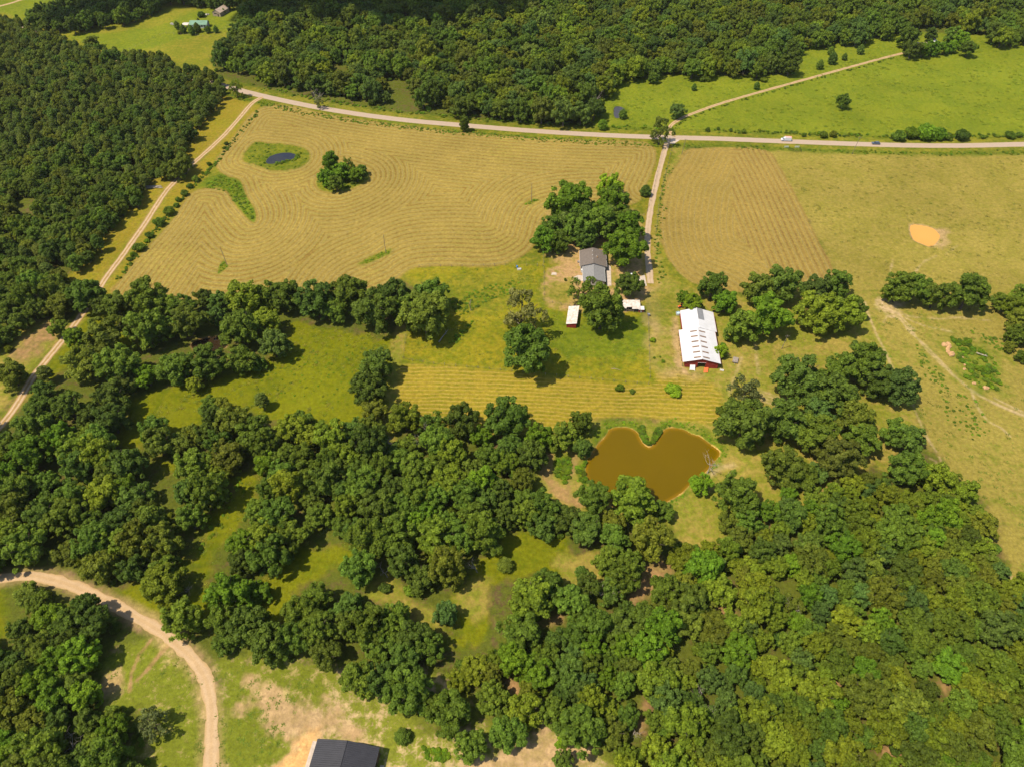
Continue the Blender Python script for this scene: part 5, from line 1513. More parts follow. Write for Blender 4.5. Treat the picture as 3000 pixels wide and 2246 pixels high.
# the white-roofed red barn
barn = tag(empty('barn', (67.75, 201.9), R(-4.3)), 'long red barn with white ribbed metal roof and brown skylights', 'barn')
E0, RG = 3.2, 5.2
Wb, Lb, xm = 14.95, 18.9, 7.35
slope(barn, 'roof_panel', 0, E0, xm, RG, 0, Lb, 'white_roof', 0.9, 0.07, 0.025, 0.05)
slope(barn, 'roof_panel', Wb, E0, xm, RG, 0, Lb, 'white_roof', 0.9, 0.07, 0.025, 0.05)
slope(barn, 'roof_panel', 1.7, E0 - 0.12, xm + 0.9, RG - 0.05, Lb + 0.02, 31.6, 'white_roof', 0.9, 0.07, 0.025, 0.05)
slope(barn, 'roof_panel', 15.7, E0 - 0.12, xm + 0.9, RG - 0.05, Lb + 0.02, 31.6, 'white_roof', 0.9, 0.07, 0.025, 0.05)
MB().tube([(xm, 0, RG + 0.02), (xm, Lb, RG + 0.02)], [0.13, 0.13], 6).build('ridge_cap', 'white_roof', barn)
MB().tube([(xm + 0.9, Lb, RG - 0.03), (xm + 0.9, 31.6, RG - 0.03)], [0.12, 0.12], 6).build('ridge_cap', 'white_roof', barn)
for k in range(6):
    y = 1.0 + 3.1 * k
    for sgn in (-1, 1):
        xa, xb = xm + sgn * 0.45, xm + sgn * 3.1
        za = RG - (RG - E0) * 0.45 / 7.4 + 0.055
        zb = RG - (RG - E0) * 3.1 / 7.4 + 0.055
        mb = MB()
        q = [(xa, y, za), (xb, y, zb), (xb, y + 0.78, zb), (xa, y + 0.78, za)]
        mb.slab(*(q if sgn > 0 else q[::-1]), 0.045)
        mb.build('skylight', 'skylight', barn)
mb = MB()
za, zb = RG - 0.05 + 0.06, RG - 0.05 - (RG - E0 + 0.07) * 2.7 / 7.45 + 0.06
mb.slab((xm + 1.0, 24.5, za), (xm + 3.6, 24.5, zb), (xm + 3.6, 31.4, zb), (xm + 1.0, 31.4, za), 0.05)
mb.build('dark_roof_sheet', 'grey_panel', barn)
x0, x1 = 1.2, 14.1
wbox(barn, 'side_wall', 'red_paint', x0, x0 + 0.15, 0.6, Lb, 0, E0 + 0.2)
wbox(barn, 'side_wall', 'red_paint', x1 - 0.15, x1, 0.6, Lb, 0, E0 + 0.2)
wbox(barn, 'side_wall', 'red_paint', 1.95, 2.1, Lb + 0.1, 31.3, 0, E0 - 0.1)
wbox(barn, 'side_wall', 'red_paint', 15.3, 15.45, Lb + 0.1, 31.3, 0, E0 - 0.1)
MB().extrude_profile([(1.95, 0), (15.45, 0), (15.45, E0 - 0.15), (xm + 0.9, RG - 0.2), (1.95, E0 - 0.15)], 31.32, 31.45).build('rear_wall', 'red_paint', barn)


def rz(x):
    return RG - 0.09 - (RG - E0) * abs(x - xm) / 7.45


d0, d1, dh = 6.1, 9.2, 2.75
for a, b in ((x0, d0), (d1, x1)):
    n_ = int((b - a) / 0.62)
    for k in range(n_):                                 # upright boards of the front wall
        xa, xb = a + (b - a) * k / n_ + 0.008, a + (b - a) * (k + 1) / n_ - 0.008
        MB().extrude_profile([(xa, 0), (xb, 0), (xb, rz(xb)), (xa, rz(xa))], 0.42 + 0.015 * (k % 2), 0.56).build('board', 'red_paint', barn)
MB().extrude_profile([(d0, dh), (d1, dh), (d1, rz(d1)), (xm, rz(xm)), (d0, rz(d0))], 0.42, 0.56).build('board', 'red_paint', barn)
wbox(barn, 'door_trim', 'white_paint', d0 - 0.08, d1 + 0.08, 0.38, 0.415, dh, dh + 0.14)
wbox(barn, 'fascia', 'red_trim', -0.09, 0.0, 0.02, Lb, E0 - 0.2, E0 - 0.01)
wbox(barn, 'fascia', 'red_trim', Wb, Wb + 0.09, 0.02, Lb, E0 - 0.2, E0 - 0.01)
wbox(barn, 'fascia', 'red_trim', 1.6, 1.69, Lb + 0.05, 31.5, E0 - 0.35, E0 - 0.13)
wbox(barn, 'fascia', 'red_trim', 15.71, 15.8, Lb + 0.05, 31.5, E0 - 0.35, E0 - 0.13)
for k in range(7):
    wbox(barn, 'post', 'wood', Wb - 0.35, Wb - 0.2, 0.7 + 3 * k, 0.85 + 3 * k, 0, E0 - 0.08)
    wbox(barn, 'post', 'wood', 0.2, 0.35, 0.7 + 3 * k, 0.85 + 3 * k, 0, E0 - 0.08)

# things standing about the barn


def local(r, x, y):
    a = r.rotation_euler[2]
    return (r.location[0] + x * math.cos(a) - y * math.sin(a), r.location[1] + x * math.sin(a) + y * math.cos(a))


b_ = lambda x, y: (1900 + x / 6.623, 860 + y / 6.623)
gp = tag(empty('gate_panel', at(*b_(845, 1460)), R(-8)), 'white slatted panel leaning before the red barn wall', 'panel')
for k in range(5):
    mb = MB()
    yy = -1.0 + 0.42 * k
    mb.slab((-1.0, yy, 0.35 + 0.25 * k), (1.0, yy, 0.35 + 0.25 * k), (1.0, yy + 0.38, 0.58 + 0.25 * k), (-1.0, yy + 0.38, 0.58 + 0.25 * k), 0.04)
    mb.build('slat', 'white_paint', gp)
for sx in (-0.95, 0.95):
    MB().tube([(sx, -1.0, 0.0), (sx, 1.1, 1.55)], [0.05, 0.05], 5).build('frame_rail', 'steel', gp)
rs = MB()
rs.slab((-0.85, -1.3, 0.10), (0.75, -1.1, 0.30), (0.85, 1.1, 0.95), (-0.75, 0.9, 0.75), 0.05)
ro = rs.build('red_sheet', 'orange')
ro.location = (*at(*b_(1110, 1495)), 0)
ro.rotation_euler = (0, 0, R(-12))
tag(ro, 'bright red metal sheet propped outside the barn door', 'sheet')
ws = tag(empty('white_trough', at(*b_(1420, 1490)), R(-20)), 'small white trough lying by the right barn corner', 'trough')
MB().box(-0.75, 0.75, -0.3, 0.3, 0.0, 0.10).build('base', 'white_paint', ws)
for q in ((-0.75, 0.75, -0.3, -0.22), (-0.75, 0.75, 0.22, 0.3), (-0.75, -0.67, -0.22, 0.22), (0.67, 0.75, -0.22, 0.22)):
    MB().box(*q, 0.10, 0.42).build('side', 'white_paint', ws)
wg = tag(empty('flat_wagon', at(*b_(1680, 1310)), R(-20)), 'flat wooden hay wagon on the grass right of barn', 'wagon')
for k in range(7):
    wbox(wg, 'plank', 'grey_wood', -1.05 + 0.3 * k, -0.77 + 0.3 * k, -1.6, 1.6, 0.72, 0.8)
wbox(wg, 'frame', 'wood', -0.9, 0.9, -1.5, 1.5, 0.58, 0.71)
MB().tube([(0, -1.5, 0.6), (0, -2.6, 0.35)], [0.05, 0.04], 5).build('drawbar', 'steel', wg)


def wheel(parent, x, y, r, w, axis='x', rim='steel'):
    """tyre and rim with the axle along x or y"""
    n = 16
    mt, mr = MB(), MB()
    for mbx, ro_, ri, ww in ((mt, r, r * 0.6, w), (mr, r * 0.62, 0.02, w * 0.8)):
        v = []
        for s_ in (-1, 1):
            for rad in (ro_, ri):
                for k in range(n):
                    a = 2 * math.pi * k / n
                    p_ = (s_ * ww / 2, rad * math.cos(a), rad * math.sin(a) + r)
                    v.append((x + p_[0], y + p_[1], p_[2]) if axis == 'x' else (x + p_[1], y + p_[0], p_[2]))
        f = []
        for k in range(n):
            k2 = (k + 1) % n
            f += [(k, k2, 2 * n + k2, 2 * n + k), (k, n + k, n + k2, k2), (2 * n + k, 2 * n + k2, 3 * n + k2, 3 * n + k), (n + k, 3 * n + k, 3 * n + k2, n + k2)]
        mbx.add(v, f)
    wr = mt.build('wheel', 'rubber', parent)
    mr.build('rim', rim, wr)
    return wr


for sx in (-0.85, 0.85):
    for sy in (-1.1, 1.1):
        wheel(wg, sx, sy, 0.3, 0.18)
st = tag(empty('stock_tank', at(*b_(572, 395)), R(-4)), 'pale blue round stock tank on a pallet left of barn', 'tank')
for k in range(5):
    wbox(st, 'slat', 'grey_wood', -0.9, 0.9, -1.25 + 0.52 * k, -0.85 + 0.52 * k, 0.06, 0.14)
for k in range(3):
    wbox(st, 'bearer', 'grey_wood', -0.85 + 0.8 * k, -0.75 + 0.8 * k, -1.25, 1.25, 0.0, 0.058)
mb = MB()
n = 24
v, f = [], []
for (rad, zz) in ((0.85, 0.15), (0.88, 0.75), (0.80, 0.75), (0.78, 0.25)):
    v += [(rad * math.cos(2 * math.pi * k / n), rad * math.sin(2 * math.pi * k / n), zz) for k in range(n)]
for q in range(3):
    f += [(q * n + k, q * n + (k + 1) % n, (q + 1) * n + (k + 1) % n, (q + 1) * n + k) for k in range(n)]
f.append(tuple(3 * n + k for k in range(n)))
mb.add(v, f).build('tank_wall', 'pale_blue', st)

# orange tractor and mower
tr = tag(empty('tractor', at(*b_(630, 268)), R(25)), 'small orange tractor parked behind the barn', 'tractor')
MB().hexa([(-1.6, -0.32), (-0.35, -0.38), (-0.35, 0.38), (-1.6, 0.32)], 0.62, 1.18).build('hood', 'orange', tr)
wbox(tr, 'chassis', 'dark', -1.55, 0.75, -0.25, 0.25, 0.38, 0.615)
wbox(tr, 'floor', 'dark', -0.345, 0.25, -0.5, 0.5, 0.62, 0.68)
for s_ in (-1, 1):
    MB().hexa([(0.2, s_ * 0.5), (1.0, s_ * 0.5), (1.0, s_ * 0.85), (0.2, s_ * 0.85)][::s_], 1.12, 1.22).build('fender', 'orange', tr)
    wheel(tr, 0.6, s_ * 0.68, 0.55, 0.34, 'y', 'orange')
    wheel(tr, -1.2, s_ * 0.55, 0.34, 0.22, 'y', 'lamp')
    MB().tube([(-1.62, s_ * 0.2, 0.95), (-1.68, s_ * 0.2, 0.95)], [0.09, 0.09], 8).build('headlight', 'lamp', tr)
sb = wbox(tr, 'seat', 'rubber', 0.2, 0.65, -0.25, 0.25, 0.75, 0.9)
wbox(tr, 'backrest', 'rubber', 0.65, 0.76, -0.25, 0.25, 0.82, 1.3)
MB().tube([(-0.2, 0, 1.15), (0.0, 0, 1.35)], [0.03, 0.03], 6).build('steering_column', 'dark', tr)
mb = MB()
mb.tube([(0.0 + 0.06 * math.cos(a), 0.2 * math.sin(a), 1.36 + 0.17 * math.cos(a)) for a in [2 * math.pi * k / 12 for k in range(13)]], [0.02] * 13, 5)
mb.build('steering_wheel', 'dark', tr)
MB().tube([(0.85, -0.45, 0.6), (0.85, -0.45, 2.0), (0.85, 0.45, 2.0), (0.85, 0.45, 0.6)], [0.045] * 4, 6).build('roll_bar', 'dark', tr)
mw = tag(empty('mower_deck', at(*b_(715, 208)), R(25)), 'red rotary mower deck beside the orange tractor', 'mower')
MB().hexa([(-0.75, -0.6), (-0.4, -0.85), (0.5, -0.85), (0.85, -0.5), (0.85, 0.5), (0.5, 0.85), (-0.4, 0.85), (-0.75, 0.6)], 0.30, 0.55).build('deck', 'orange', mw)
wbox(mw, 'gearbox', 'dark', -0.2, 0.2, -0.2, 0.2, 0.55, 0.8)
MB().tube([(-0.6, 0, 0.56), (-0.95, 0, 0.95), (-0.6, 0.5, 0.56)], [0.04] * 3, 5).build('hitch_frame', 'steel', mw)
wheel(mw, 1.0, 0, 0.22, 0.14, 'y')

# the grey house and its rear wing
house = tag(empty('house', (31.15, 265.2), R(-3.0)), 'brown-roofed single-storey house with a grey-shingled front wing', 'house')
gable_box(house, 'wall', 0.45, 11.95, 0.4, 11.8, 2.75, 4.35, 'siding')
slope(house, 'roof_slope', 0, 2.8, 6.2, 4.6, 0, 12.2, 'brown_shingle', 0)
slope(house, 'roof_slope', 12.4, 2.8, 6.2, 4.6, 0, 12.2, 'brown_shingle', 0)
MB().tube([(6.2, 0, 4.6), (6.2, 12.2, 4.6)], [0.1, 0.1], 6).build('ridge_cap', 'brown_shingle', house)
for k in range(9):                                      # shingle courses
    for sgn in (0, 1):
        u = (k + 0.5) / 9
        xx = 6.2 * u if not sgn else 12.4 - 6.2 * u
        zz = 2.8 + 1.8 * u
        MB().box(xx - 0.02, xx + 0.02, 0.02, 12.18, zz - 0.01, zz + 0.028).build('shingle_course', 'brown_shingle', house)
wing = gable_box(house, 'wing_wall', 1.55, 10.95, -10.4, 0.38, 2.45, 3.75, 'siding')
slope(house, 'roof_slope', 1.2, 2.5, 6.25, 3.95, -10.8, 0.02, 'grey_shingle', 0)
slope(house, 'roof_slope', 11.3, 2.5, 6.25, 3.95, -10.8, 0.02, 'grey_shingle', 0)
MB().tube([(6.25, -10.8, 3.95), (6.25, 0, 3.95)], [0.09, 0.09], 6).build('ridge_cap', 'grey_shingle', house)
for xx in (-0.06, 12.4):
    wbox(house, 'gutter', 'white_paint', xx, xx + 0.06, 0.02, 12.1, 2.62, 2.78)
for xx in (1.12, 11.31):
    wbox(house, 'gutter', 'white_paint', xx, xx + 0.07, -10.7, -0.05, 2.34, 2.48)
for (xx, yy, zz) in ((5.9, 9.5, 4.55), (5.8, 6.3, 4.5), (7.6, 5.8, 4.2), (5.85, 3.4, 4.5), (6.3, -0.8, 3.95)):
    MB().tube([(xx, yy, zz - 0.1), (xx, yy, zz + 0.35)], [0.13, 0.13], 8).build('roof_vent', 'white_paint', house)
wbox(house, 'chimney', 'clay', 7.8, 8.15, 5.0, 5.35, 3.95, 4.75)
for yy in (2.0, 5.0, 8.5):
    for xx, sx in ((0.45, -1), (11.95, 1)):
        w_ = wbox(house, 'window', 'car_glass', min(xx, xx + sx * 0.03), max(xx, xx + sx * 0.03), yy, yy + 1.2, 1.0, 2.2)
        wbox(house, 'window_sill', 'white_paint', min(xx, xx + sx * 0.08), max(xx, xx + sx * 0.08), yy - 0.05, yy + 1.25, 0.92, 0.998).parent = w_
for xx in (2.8, 5.4, 8.2):
    w_ = wbox(house, 'window', 'car_glass', xx, xx + 1.1, -10.43, -10.4, 1.0, 2.1)
MB().hexa([(12.1, -10.8), (14.2, -10.2), (14.6, 4.0), (12.2, 6.5)], 0.0, 0.12).build('concrete_walk', 'concrete', house)
MB().hexa([(-2.4, -7.2), (-2.8, -5.0), (-0.8, -3.3), (1.5, -3.4), (1.5, -7.4), (-1.2, -7.6)][::-1], 0.0, 0.1).build('patio', 'concrete', house)
wbox(house, 'air_conditioner', 'steel', -0.9, -0.1, 6.0, 6.8, 0, 0.8)
wbox(house, 'storage_tank', 'white_paint', 0.6, 1.4, -1.3, -0.3, 0, 1.5)
pad = MB()
q = W([(1870, 812), (1889, 806), (1895, 838), (1872, 838)])
pad.hexa([tuple(p_) for p_ in q][::-1], 0.0, 0.09)
tag(pad.build('parking_pad', 'concrete'), 'pinkish concrete parking pad beside the driveway end', kind='structure')
stn = MB().hexa([tuple(p_) for p_ in W([(1617, 799), (1630, 799), (1631, 806), (1615, 806)])][::-1], 0.0, 0.08).build('paving_slab', 'concrete')
tag(stn, 'pale concrete slab lying in the side yard', 'slab')

# red lean-to shed
shed = tag(empty('shed', (22.75, 225.9), R(-8.6)), 'small red shed with sloping white metal roof in paddock', 'shed')
sm = MB()
sm.slab((0, 0, 1.95), (4.5, 0, 2.85), (4.5, 11.8, 2.85), (0, 11.8, 1.95), 0.06)
for k in range(13):
    y = 0.3 + 0.93 * k
    sm.add([(0, y - 0.05, 1.945), (0, y, 1.985), (0, y + 0.05, 1.945), (4.5, y - 0.05, 2.845), (4.5, y, 2.885), (4.5, y + 0.05, 2.845)], [(0, 1, 4, 3), (1, 2, 5, 4)])
sm.build('roof_panel', 'rust_roof', shed)
n_ = 8
for k in range(n_):
    xa, xb = 0.25 + 4.0 * k / n_ + 0.01, 0.25 + 4.0 * (k + 1) / n_ - 0.01
    MB().extrude_profile([(xa, 0), (xb, 0), (xb, 1.9 + 0.2 * xb), (xa, 1.9 + 0.2 * xa)], 0.18, 0.28).build('board', 'red_paint', shed)
MB().extrude_profile([(0.25, 0), (4.25, 0), (4.25, 2.7), (0.25, 1.9)], 11.4, 11.5).build('rear_wall', 'red_paint', shed)
wbox(shed, 'side_wall', 'red_paint', 0.25, 0.35, 0.29, 11.39, 0, 1.88)
for k in range(5):
    wbox(shed, 'post', 'wood', 4.1, 4.24, 0.5 + 2.6 * k, 0.64 + 2.6 * k, 0, 2.68)

# kennel row with patched roof, and the little red hut beside it
ken = tag(empty('kennel', (46.6, 235.8), R(-1.5)), 'low kennel row with rust-streaked white roof and dark front', 'kennel')
for k, (xa, xb, ya, dz) in enumerate(((0.0, 2.9, 0.4, 0.0), (2.93, 5.2, 1.2, 0.05), (5.23, 8.9, 0.0, 0.02))):
    mb = MB()
    mb.slab((xa, ya, 2.0 + dz), (xb, ya, 2.0 + dz), (xb, 5.6, 2.45 + dz), (xa, 5.6, 2.45 + dz), 0.05)
    for j in range(int((xb - xa) / 0.45)):
        x = xa + 0.2 + 0.45 * j
        mb.add([(x - 0.05, ya, 1.995 + dz), (x, ya, 2.03 + dz), (x + 0.05, ya, 1.995 + dz), (x - 0.05, 5.6, 2.445 + dz), (x, 5.6, 2.48 + dz), (x + 0.05, 5.6, 2.445 + dz)], [(0, 3, 4, 1), (1, 4, 5, 2)])
    mb.build('roof_panel', 'rust_roof', ken)
wbox(ken, 'rear_wall', 'wood_wall', 0.1, 8.8, 5.2, 5.3, 0, 2.3)
wbox(ken, 'floor', 'dark', 0.1, 8.8, 0.9, 5.19, 0.0, 0.06)
for k in range(6):
    wbox(ken, 'post', 'wood', 0.1 + 1.72 * k, 0.2 + 1.72 * k, 0.65, 0.75, 0, 1.98)
for k in range(3):
    wbox(ken, 'rail', 'wood', 0.2, 8.8, 0.66, 0.74, 0.3 + 0.4 * k, 0.36 + 0.4 * k)
hut = tag(empty('hut', (54.6, 235.1), R(-2)), 'tiny red hut with white roof at the kennel end', 'hut')
MB().hexa([(0.1, 0.7), (2.3, 0.7), (2.3, 2.3), (0.1, 2.3)], 0, 1.75).build('wall', 'red_paint', hut)
MB().slab((-0.05, 0.35, 1.78), (2.45, 0.35, 1.78), (2.45, 2.5, 2.05), (-0.05, 2.5, 2.05), 0.06).build('roof_panel', 'white_roof', hut)
wbox(hut, 'door', 'white_paint', 0.85, 1.5, 0.66, 0.698, 0.1, 0.75)
wbox(hut, 'hatch', 'white_paint', 0.7, 1.7, 0.66, 0.698, 1.05, 1.4)

# the black-roofed building at the bottom edge
blk = tag(empty('metal_building', (-50.3, 61.7), R(-7.3)), 'black ribbed metal roof of a new building at the bottom edge', 'building')
slope(blk, 'roof_panel', 0, 4.0, 8.25, 6.0, -18, 0, 'black_metal', 0.5, 0.1, 0.06, 0.06)
slope(blk, 'roof_panel', 16.5, 4.0, 8.25, 6.0, -18, 0, 'black_metal', 0.5, 0.1, 0.06, 0.06)
MB().tube([(8.25, -18, 6.02), (8.25, 0, 6.02)], [0.15, 0.15], 6).build('ridge_cap', 'black_metal', blk)
MB().extrude_profile([(0.3, 0), (16.2, 0), (16.2, 3.85), (8.25, 5.8), (0.3, 3.85)], -17.6, -0.3).build('wall', 'wood_wall', blk)
wbox(blk, 'rear_trim', 'wood', 0.05, 16.45, -0.02, 0.03, 3.75, 3.88)
wbox(blk, 'apron', 'concrete', -2.2, 0.29, -18, 0.4, 0, 0.1)
wbox(blk, 'walk', 'concrete', 16.9, 17.9, -18, -3.0, 0, 0.1)
for k in range(3):
    wbox(blk, 'window', 'car_glass', 16.2, 16.23, -4.2 - 4.5 * k, -3.0 - 4.5 * k, 1.1, 2.3)

# far green-roofed house with awning, tan house, rock outcrop
gh = tag(empty('house', (-243.0, 565.5), R(1)), 'far white house under a green metal roof', 'house')
gable = [(0, 0), (0, 0)]
mb = MB()
mb.add([(0.3, 0.4, 0), (12.8, 0.4, 0), (12.8, 6.8, 0), (0.3, 6.8, 0), (0.3, 0.4, 2.5), (12.8, 0.4, 2.5), (12.8, 6.8, 2.5), (0.3, 6.8, 2.5), (0.3, 3.6, 4.3), (12.8, 3.6, 4.3)],
       [(3, 2, 1, 0), (0, 1, 5, 4), (2, 3, 7, 6), (1, 2, 6, 9, 5), (3, 0, 4, 8, 7), (4, 5, 9, 8), (7, 8, 9, 6)])
mb.build('wall', 'white_paint', gh)
for (ye, yr) in ((0, 3.6), (7.2, 3.6)):
    mb = MB()
    a, b, c, d_ = (-0.2, ye, 2.5), (13.3, ye, 2.5), (13.3, yr, 4.5), (-0.2, yr, 4.5)
    mb.slab(*((a, b, c, d_) if ye < yr else (b, a, d_, c)), 0.08)
    for k in range(18):
        x = 0.2 + 0.75 * k
        mb.add([(x - 0.06, ye, 2.495), (x, ye, 2.55), (x + 0.06, ye, 2.495), (x - 0.06, yr, 4.495), (x, yr, 4.55), (x + 0.06, yr, 4.495)], [(0, 1, 4, 3), (1, 2, 5, 4)])
    mb.build('roof_panel', 'green_metal', gh)
MB().add([(12.82, 0.5, 0), (12.82, 6.7, 0), (12.82, 6.7, 2.45), (12.82, 3.6, 4.2), (12.82, 0.5, 2.45), (12.9, 0.5, 0), (12.9, 6.7, 0), (12.9, 6.7, 2.45), (12.9, 3.6, 4.2), (12.9, 0.5, 2.45)],
         [(5, 6, 7, 8, 9), (0, 4, 3, 2, 1), (0, 5, 9, 4), (4, 9, 8, 3), (3, 8, 7, 2), (2, 7, 6, 1), (1, 6, 5, 0)]).build('end_wall_shade', 'stone_and_shade', gh)  # greyer sheet over the white gable end: its shade put into the colour
wbox(gh, 'door', 'dark', 3.0, 4.0, 0.36, 0.398, 0, 2.05)
for xx in (5.5, 8.5, 10.6):
    wbox(gh, 'window', 'car_glass', xx, xx + 1.0, 0.36, 0.398, 0.9, 2.0)
aw = tag(empty('carport', (-249.0, 566.2), R(-8)), 'small white carport roof left of the green-roofed house', 'carport')
mb = MB()
mb.slab((0, 0, 2.3), (4.8, 0, 2.3), (4.8, 2.6, 2.9), (0, 2.6, 2.9), 0.06)
mb.slab((0, 2.6, 2.9), (4.8, 2.6, 2.9), (4.8, 5.2, 2.3), (0, 5.2, 2.3), 0.06)
mb.build('roof_panel', 'rust_roof', aw)
for xx in (0.15, 4.6):
    for yy in (0.15, 5.0):
        MB().tube([(xx, yy, 0), (xx, yy, 2.35)], [0.06, 0.06], 5).build('post', 'steel', aw)
th = tag(empty('house', (-233.6, 591.4), R(-18)), 'far tan house with pale tan gable roof by the woods', 'house')
gable_box(th, 'wall', 0.3, 7.2, 0.3, 12.0, 3.0, 4.9, 'tan_wall')
slope(th, 'roof_slope', 0, 2.9, 3.75, 5.05, 0, 12.4, 'tan_roof', 0)
slope(th, 'roof_slope', 7.5, 2.9, 3.75, 5.05, 0, 12.4, 'tan_roof', 0)
wbox(th, 'window', 'car_glass', 1.6, 4.2, 0.26, 0.298, 1.7, 2.4)
wbox(th, 'door', 'dark', 4.7, 5.6, 0.26, 0.298, 0, 2.05)
# rock heap near it
oc = tag(empty('rock_heap', at(606, 45), 0.3), 'pale rock heap on grass left of the tan house', 'rocks')


def rock(parent, x, y, z, r, mat, seed, name='boulder'):
    g = random.Random(seed)
    v, f = [], []
    nu, nv = 8, 5
    for a in range(nv):
        thh = math.pi * (a + 0.5) / nv
        for b in range(nu):
            ph_ = 2 * math.pi * b / nu
            rr_ = r * g.uniform(0.72, 1.15)
            v.append((x + rr_ * math.sin(thh) * math.cos(ph_), y + rr_ * math.sin(thh) * math.sin(ph_), z + 0.65 * rr_ * math.cos(thh)))
    for a in range(nv - 1):
        for b in range(nu):
            f.append((a * nu + b, (a + 1) * nu + b, (a + 1) * nu + (b + 1) % nu, a * nu + (b + 1) % nu))
    f.append(tuple(range(nu)))
    f.append(tuple((nv - 1) * nu + b for b in range(nu))[::-1])
    return MB().add(v, f).build(name, mat, parent)


rock(oc, 0, 0, 0.4, 1.2, 'stone_and_shade', 1)
rock(oc, -1.7, -0.3, 0.3, 0.9, 'stone_and_shade', 2)
rock(oc, 1.4, 0.5, 0.3, 0.8, 'stone_and_shade', 3)
oc2 = tag(empty('rock_heap', at(504, 72), 0.3), 'pale rock heap left of the far cedars', 'rocks')
rock(oc2, 0, 0, 0.5, 1.3, 'stone_and_shade', 7)
rock(oc2, 0.8, -1.2, 0.3, 0.9, 'stone_and_shade', 8)

# house among the trees, far right, with a white shed behind
fh = tag(empty('house', (287.5, 523.0), R(0)), 'far right house with tan roof half hidden by trees', 'house')
mb = MB()
mb.add([(0.3, 0.4, 0), (18.2, 0.4, 0), (18.2, 7.0, 0), (0.3, 7.0, 0), (0.3, 0.4, 2.6), (18.2, 0.4, 2.6), (18.2, 7.0, 2.6), (0.3, 7.0, 2.6), (0.3, 3.7, 4.2), (18.2, 3.7, 4.2)],
       [(3, 2, 1, 0), (0, 1, 5, 4), (2, 3, 7, 6), (1, 2, 6, 9, 5), (3, 0, 4, 8, 7), (4, 5, 9, 8), (7, 8, 9, 6)])
mb.build('wall', 'white_paint', fh)
for (ye, yr) in ((0, 3.7), (7.4, 3.7)):
    mb = MB()
    a, b, c, d_ = (-0.2, ye, 2.65), (18.7, ye, 2.65), (18.7, yr, 4.4), (-0.2, yr, 4.4)
    mb.slab(*((a, b, c, d_) if ye < yr else (b, a, d_, c)), 0.08)
    mb.build('roof_slope', 'tan_roof', fh)
for xx in (3.0, 8.0, 13.0):
    wbox(fh, 'window', 'car_glass', xx, xx + 1.4, 0.36, 0.398, 0.9, 2.0)
fs = tag(empty('shed', (303.5, 530.5), R(6)), 'small white shed behind the far right house', 'shed')
gable_box(fs, 'wall', 0.2, 4.8, 0.2, 5.8, 2.2, 3.2, 'white_paint')
slope(fs, 'roof_panel', 0, 2.2, 2.5, 3.4, 0, 6, 'white_roof', 0.8)
slope(fs, 'roof_panel', 5, 2.2, 2.5, 3.4, 0, 6, 'white_roof', 0.8)
wbox(fs, 'door', 'dark', 1.8, 3.2, 0.16, 0.198, 0, 1.9)

# small white pump house by the pond
ph_ = tag(empty('pump_house', at(2114, 1230), R(-8)), 'small white pump house between mown field and pond grove', 'pump house')
MB().box(0.0, 2.0, 0.0, 2.2, 0, 1.1).build('wall', 'white_paint', ph_)
MB().slab((-0.15, -0.15, 1.12), (2.15, -0.15, 1.12), (2.15, 2.35, 1.45), (-0.15, 2.35, 1.45), 0.06).build('roof_panel', 'white_roof', ph_)
wbox(ph_, 'door', 'grey_wood', 0.6, 1.4, -0.04, -0.002, 0.05, 1.0)
MB().tube([(2.5, 0.3, 0), (2.5, 0.3, 0.8)], [0.35, 0.35], 10).build('pressure_tank', 'steel', ph_)


# ------------------------------------------------------------------ vehicles


def loft(sections):
    """sections: list of (z, x0, x1, halfwidth) boxes stacked upward"""
    mb = MB()
    v = []
    for (z, x0_, x1_, h) in sections:
        v += [(x0_, -h, z), (x1_, -h, z), (x1_, h, z), (x0_, h, z)]
    f = [(3, 2, 1, 0)]
    for k in range(len(sections) - 1):
        a = 4 * k
        f += [(a + j, a + (j + 1) % 4, a + 4 + (j + 1) % 4, a + 4 + j) for j in range(4)]
    a = 4 * (len(sections) - 1)
    f.append((a, a + 1, a + 2, a + 3))
    return mb.add(v, f)


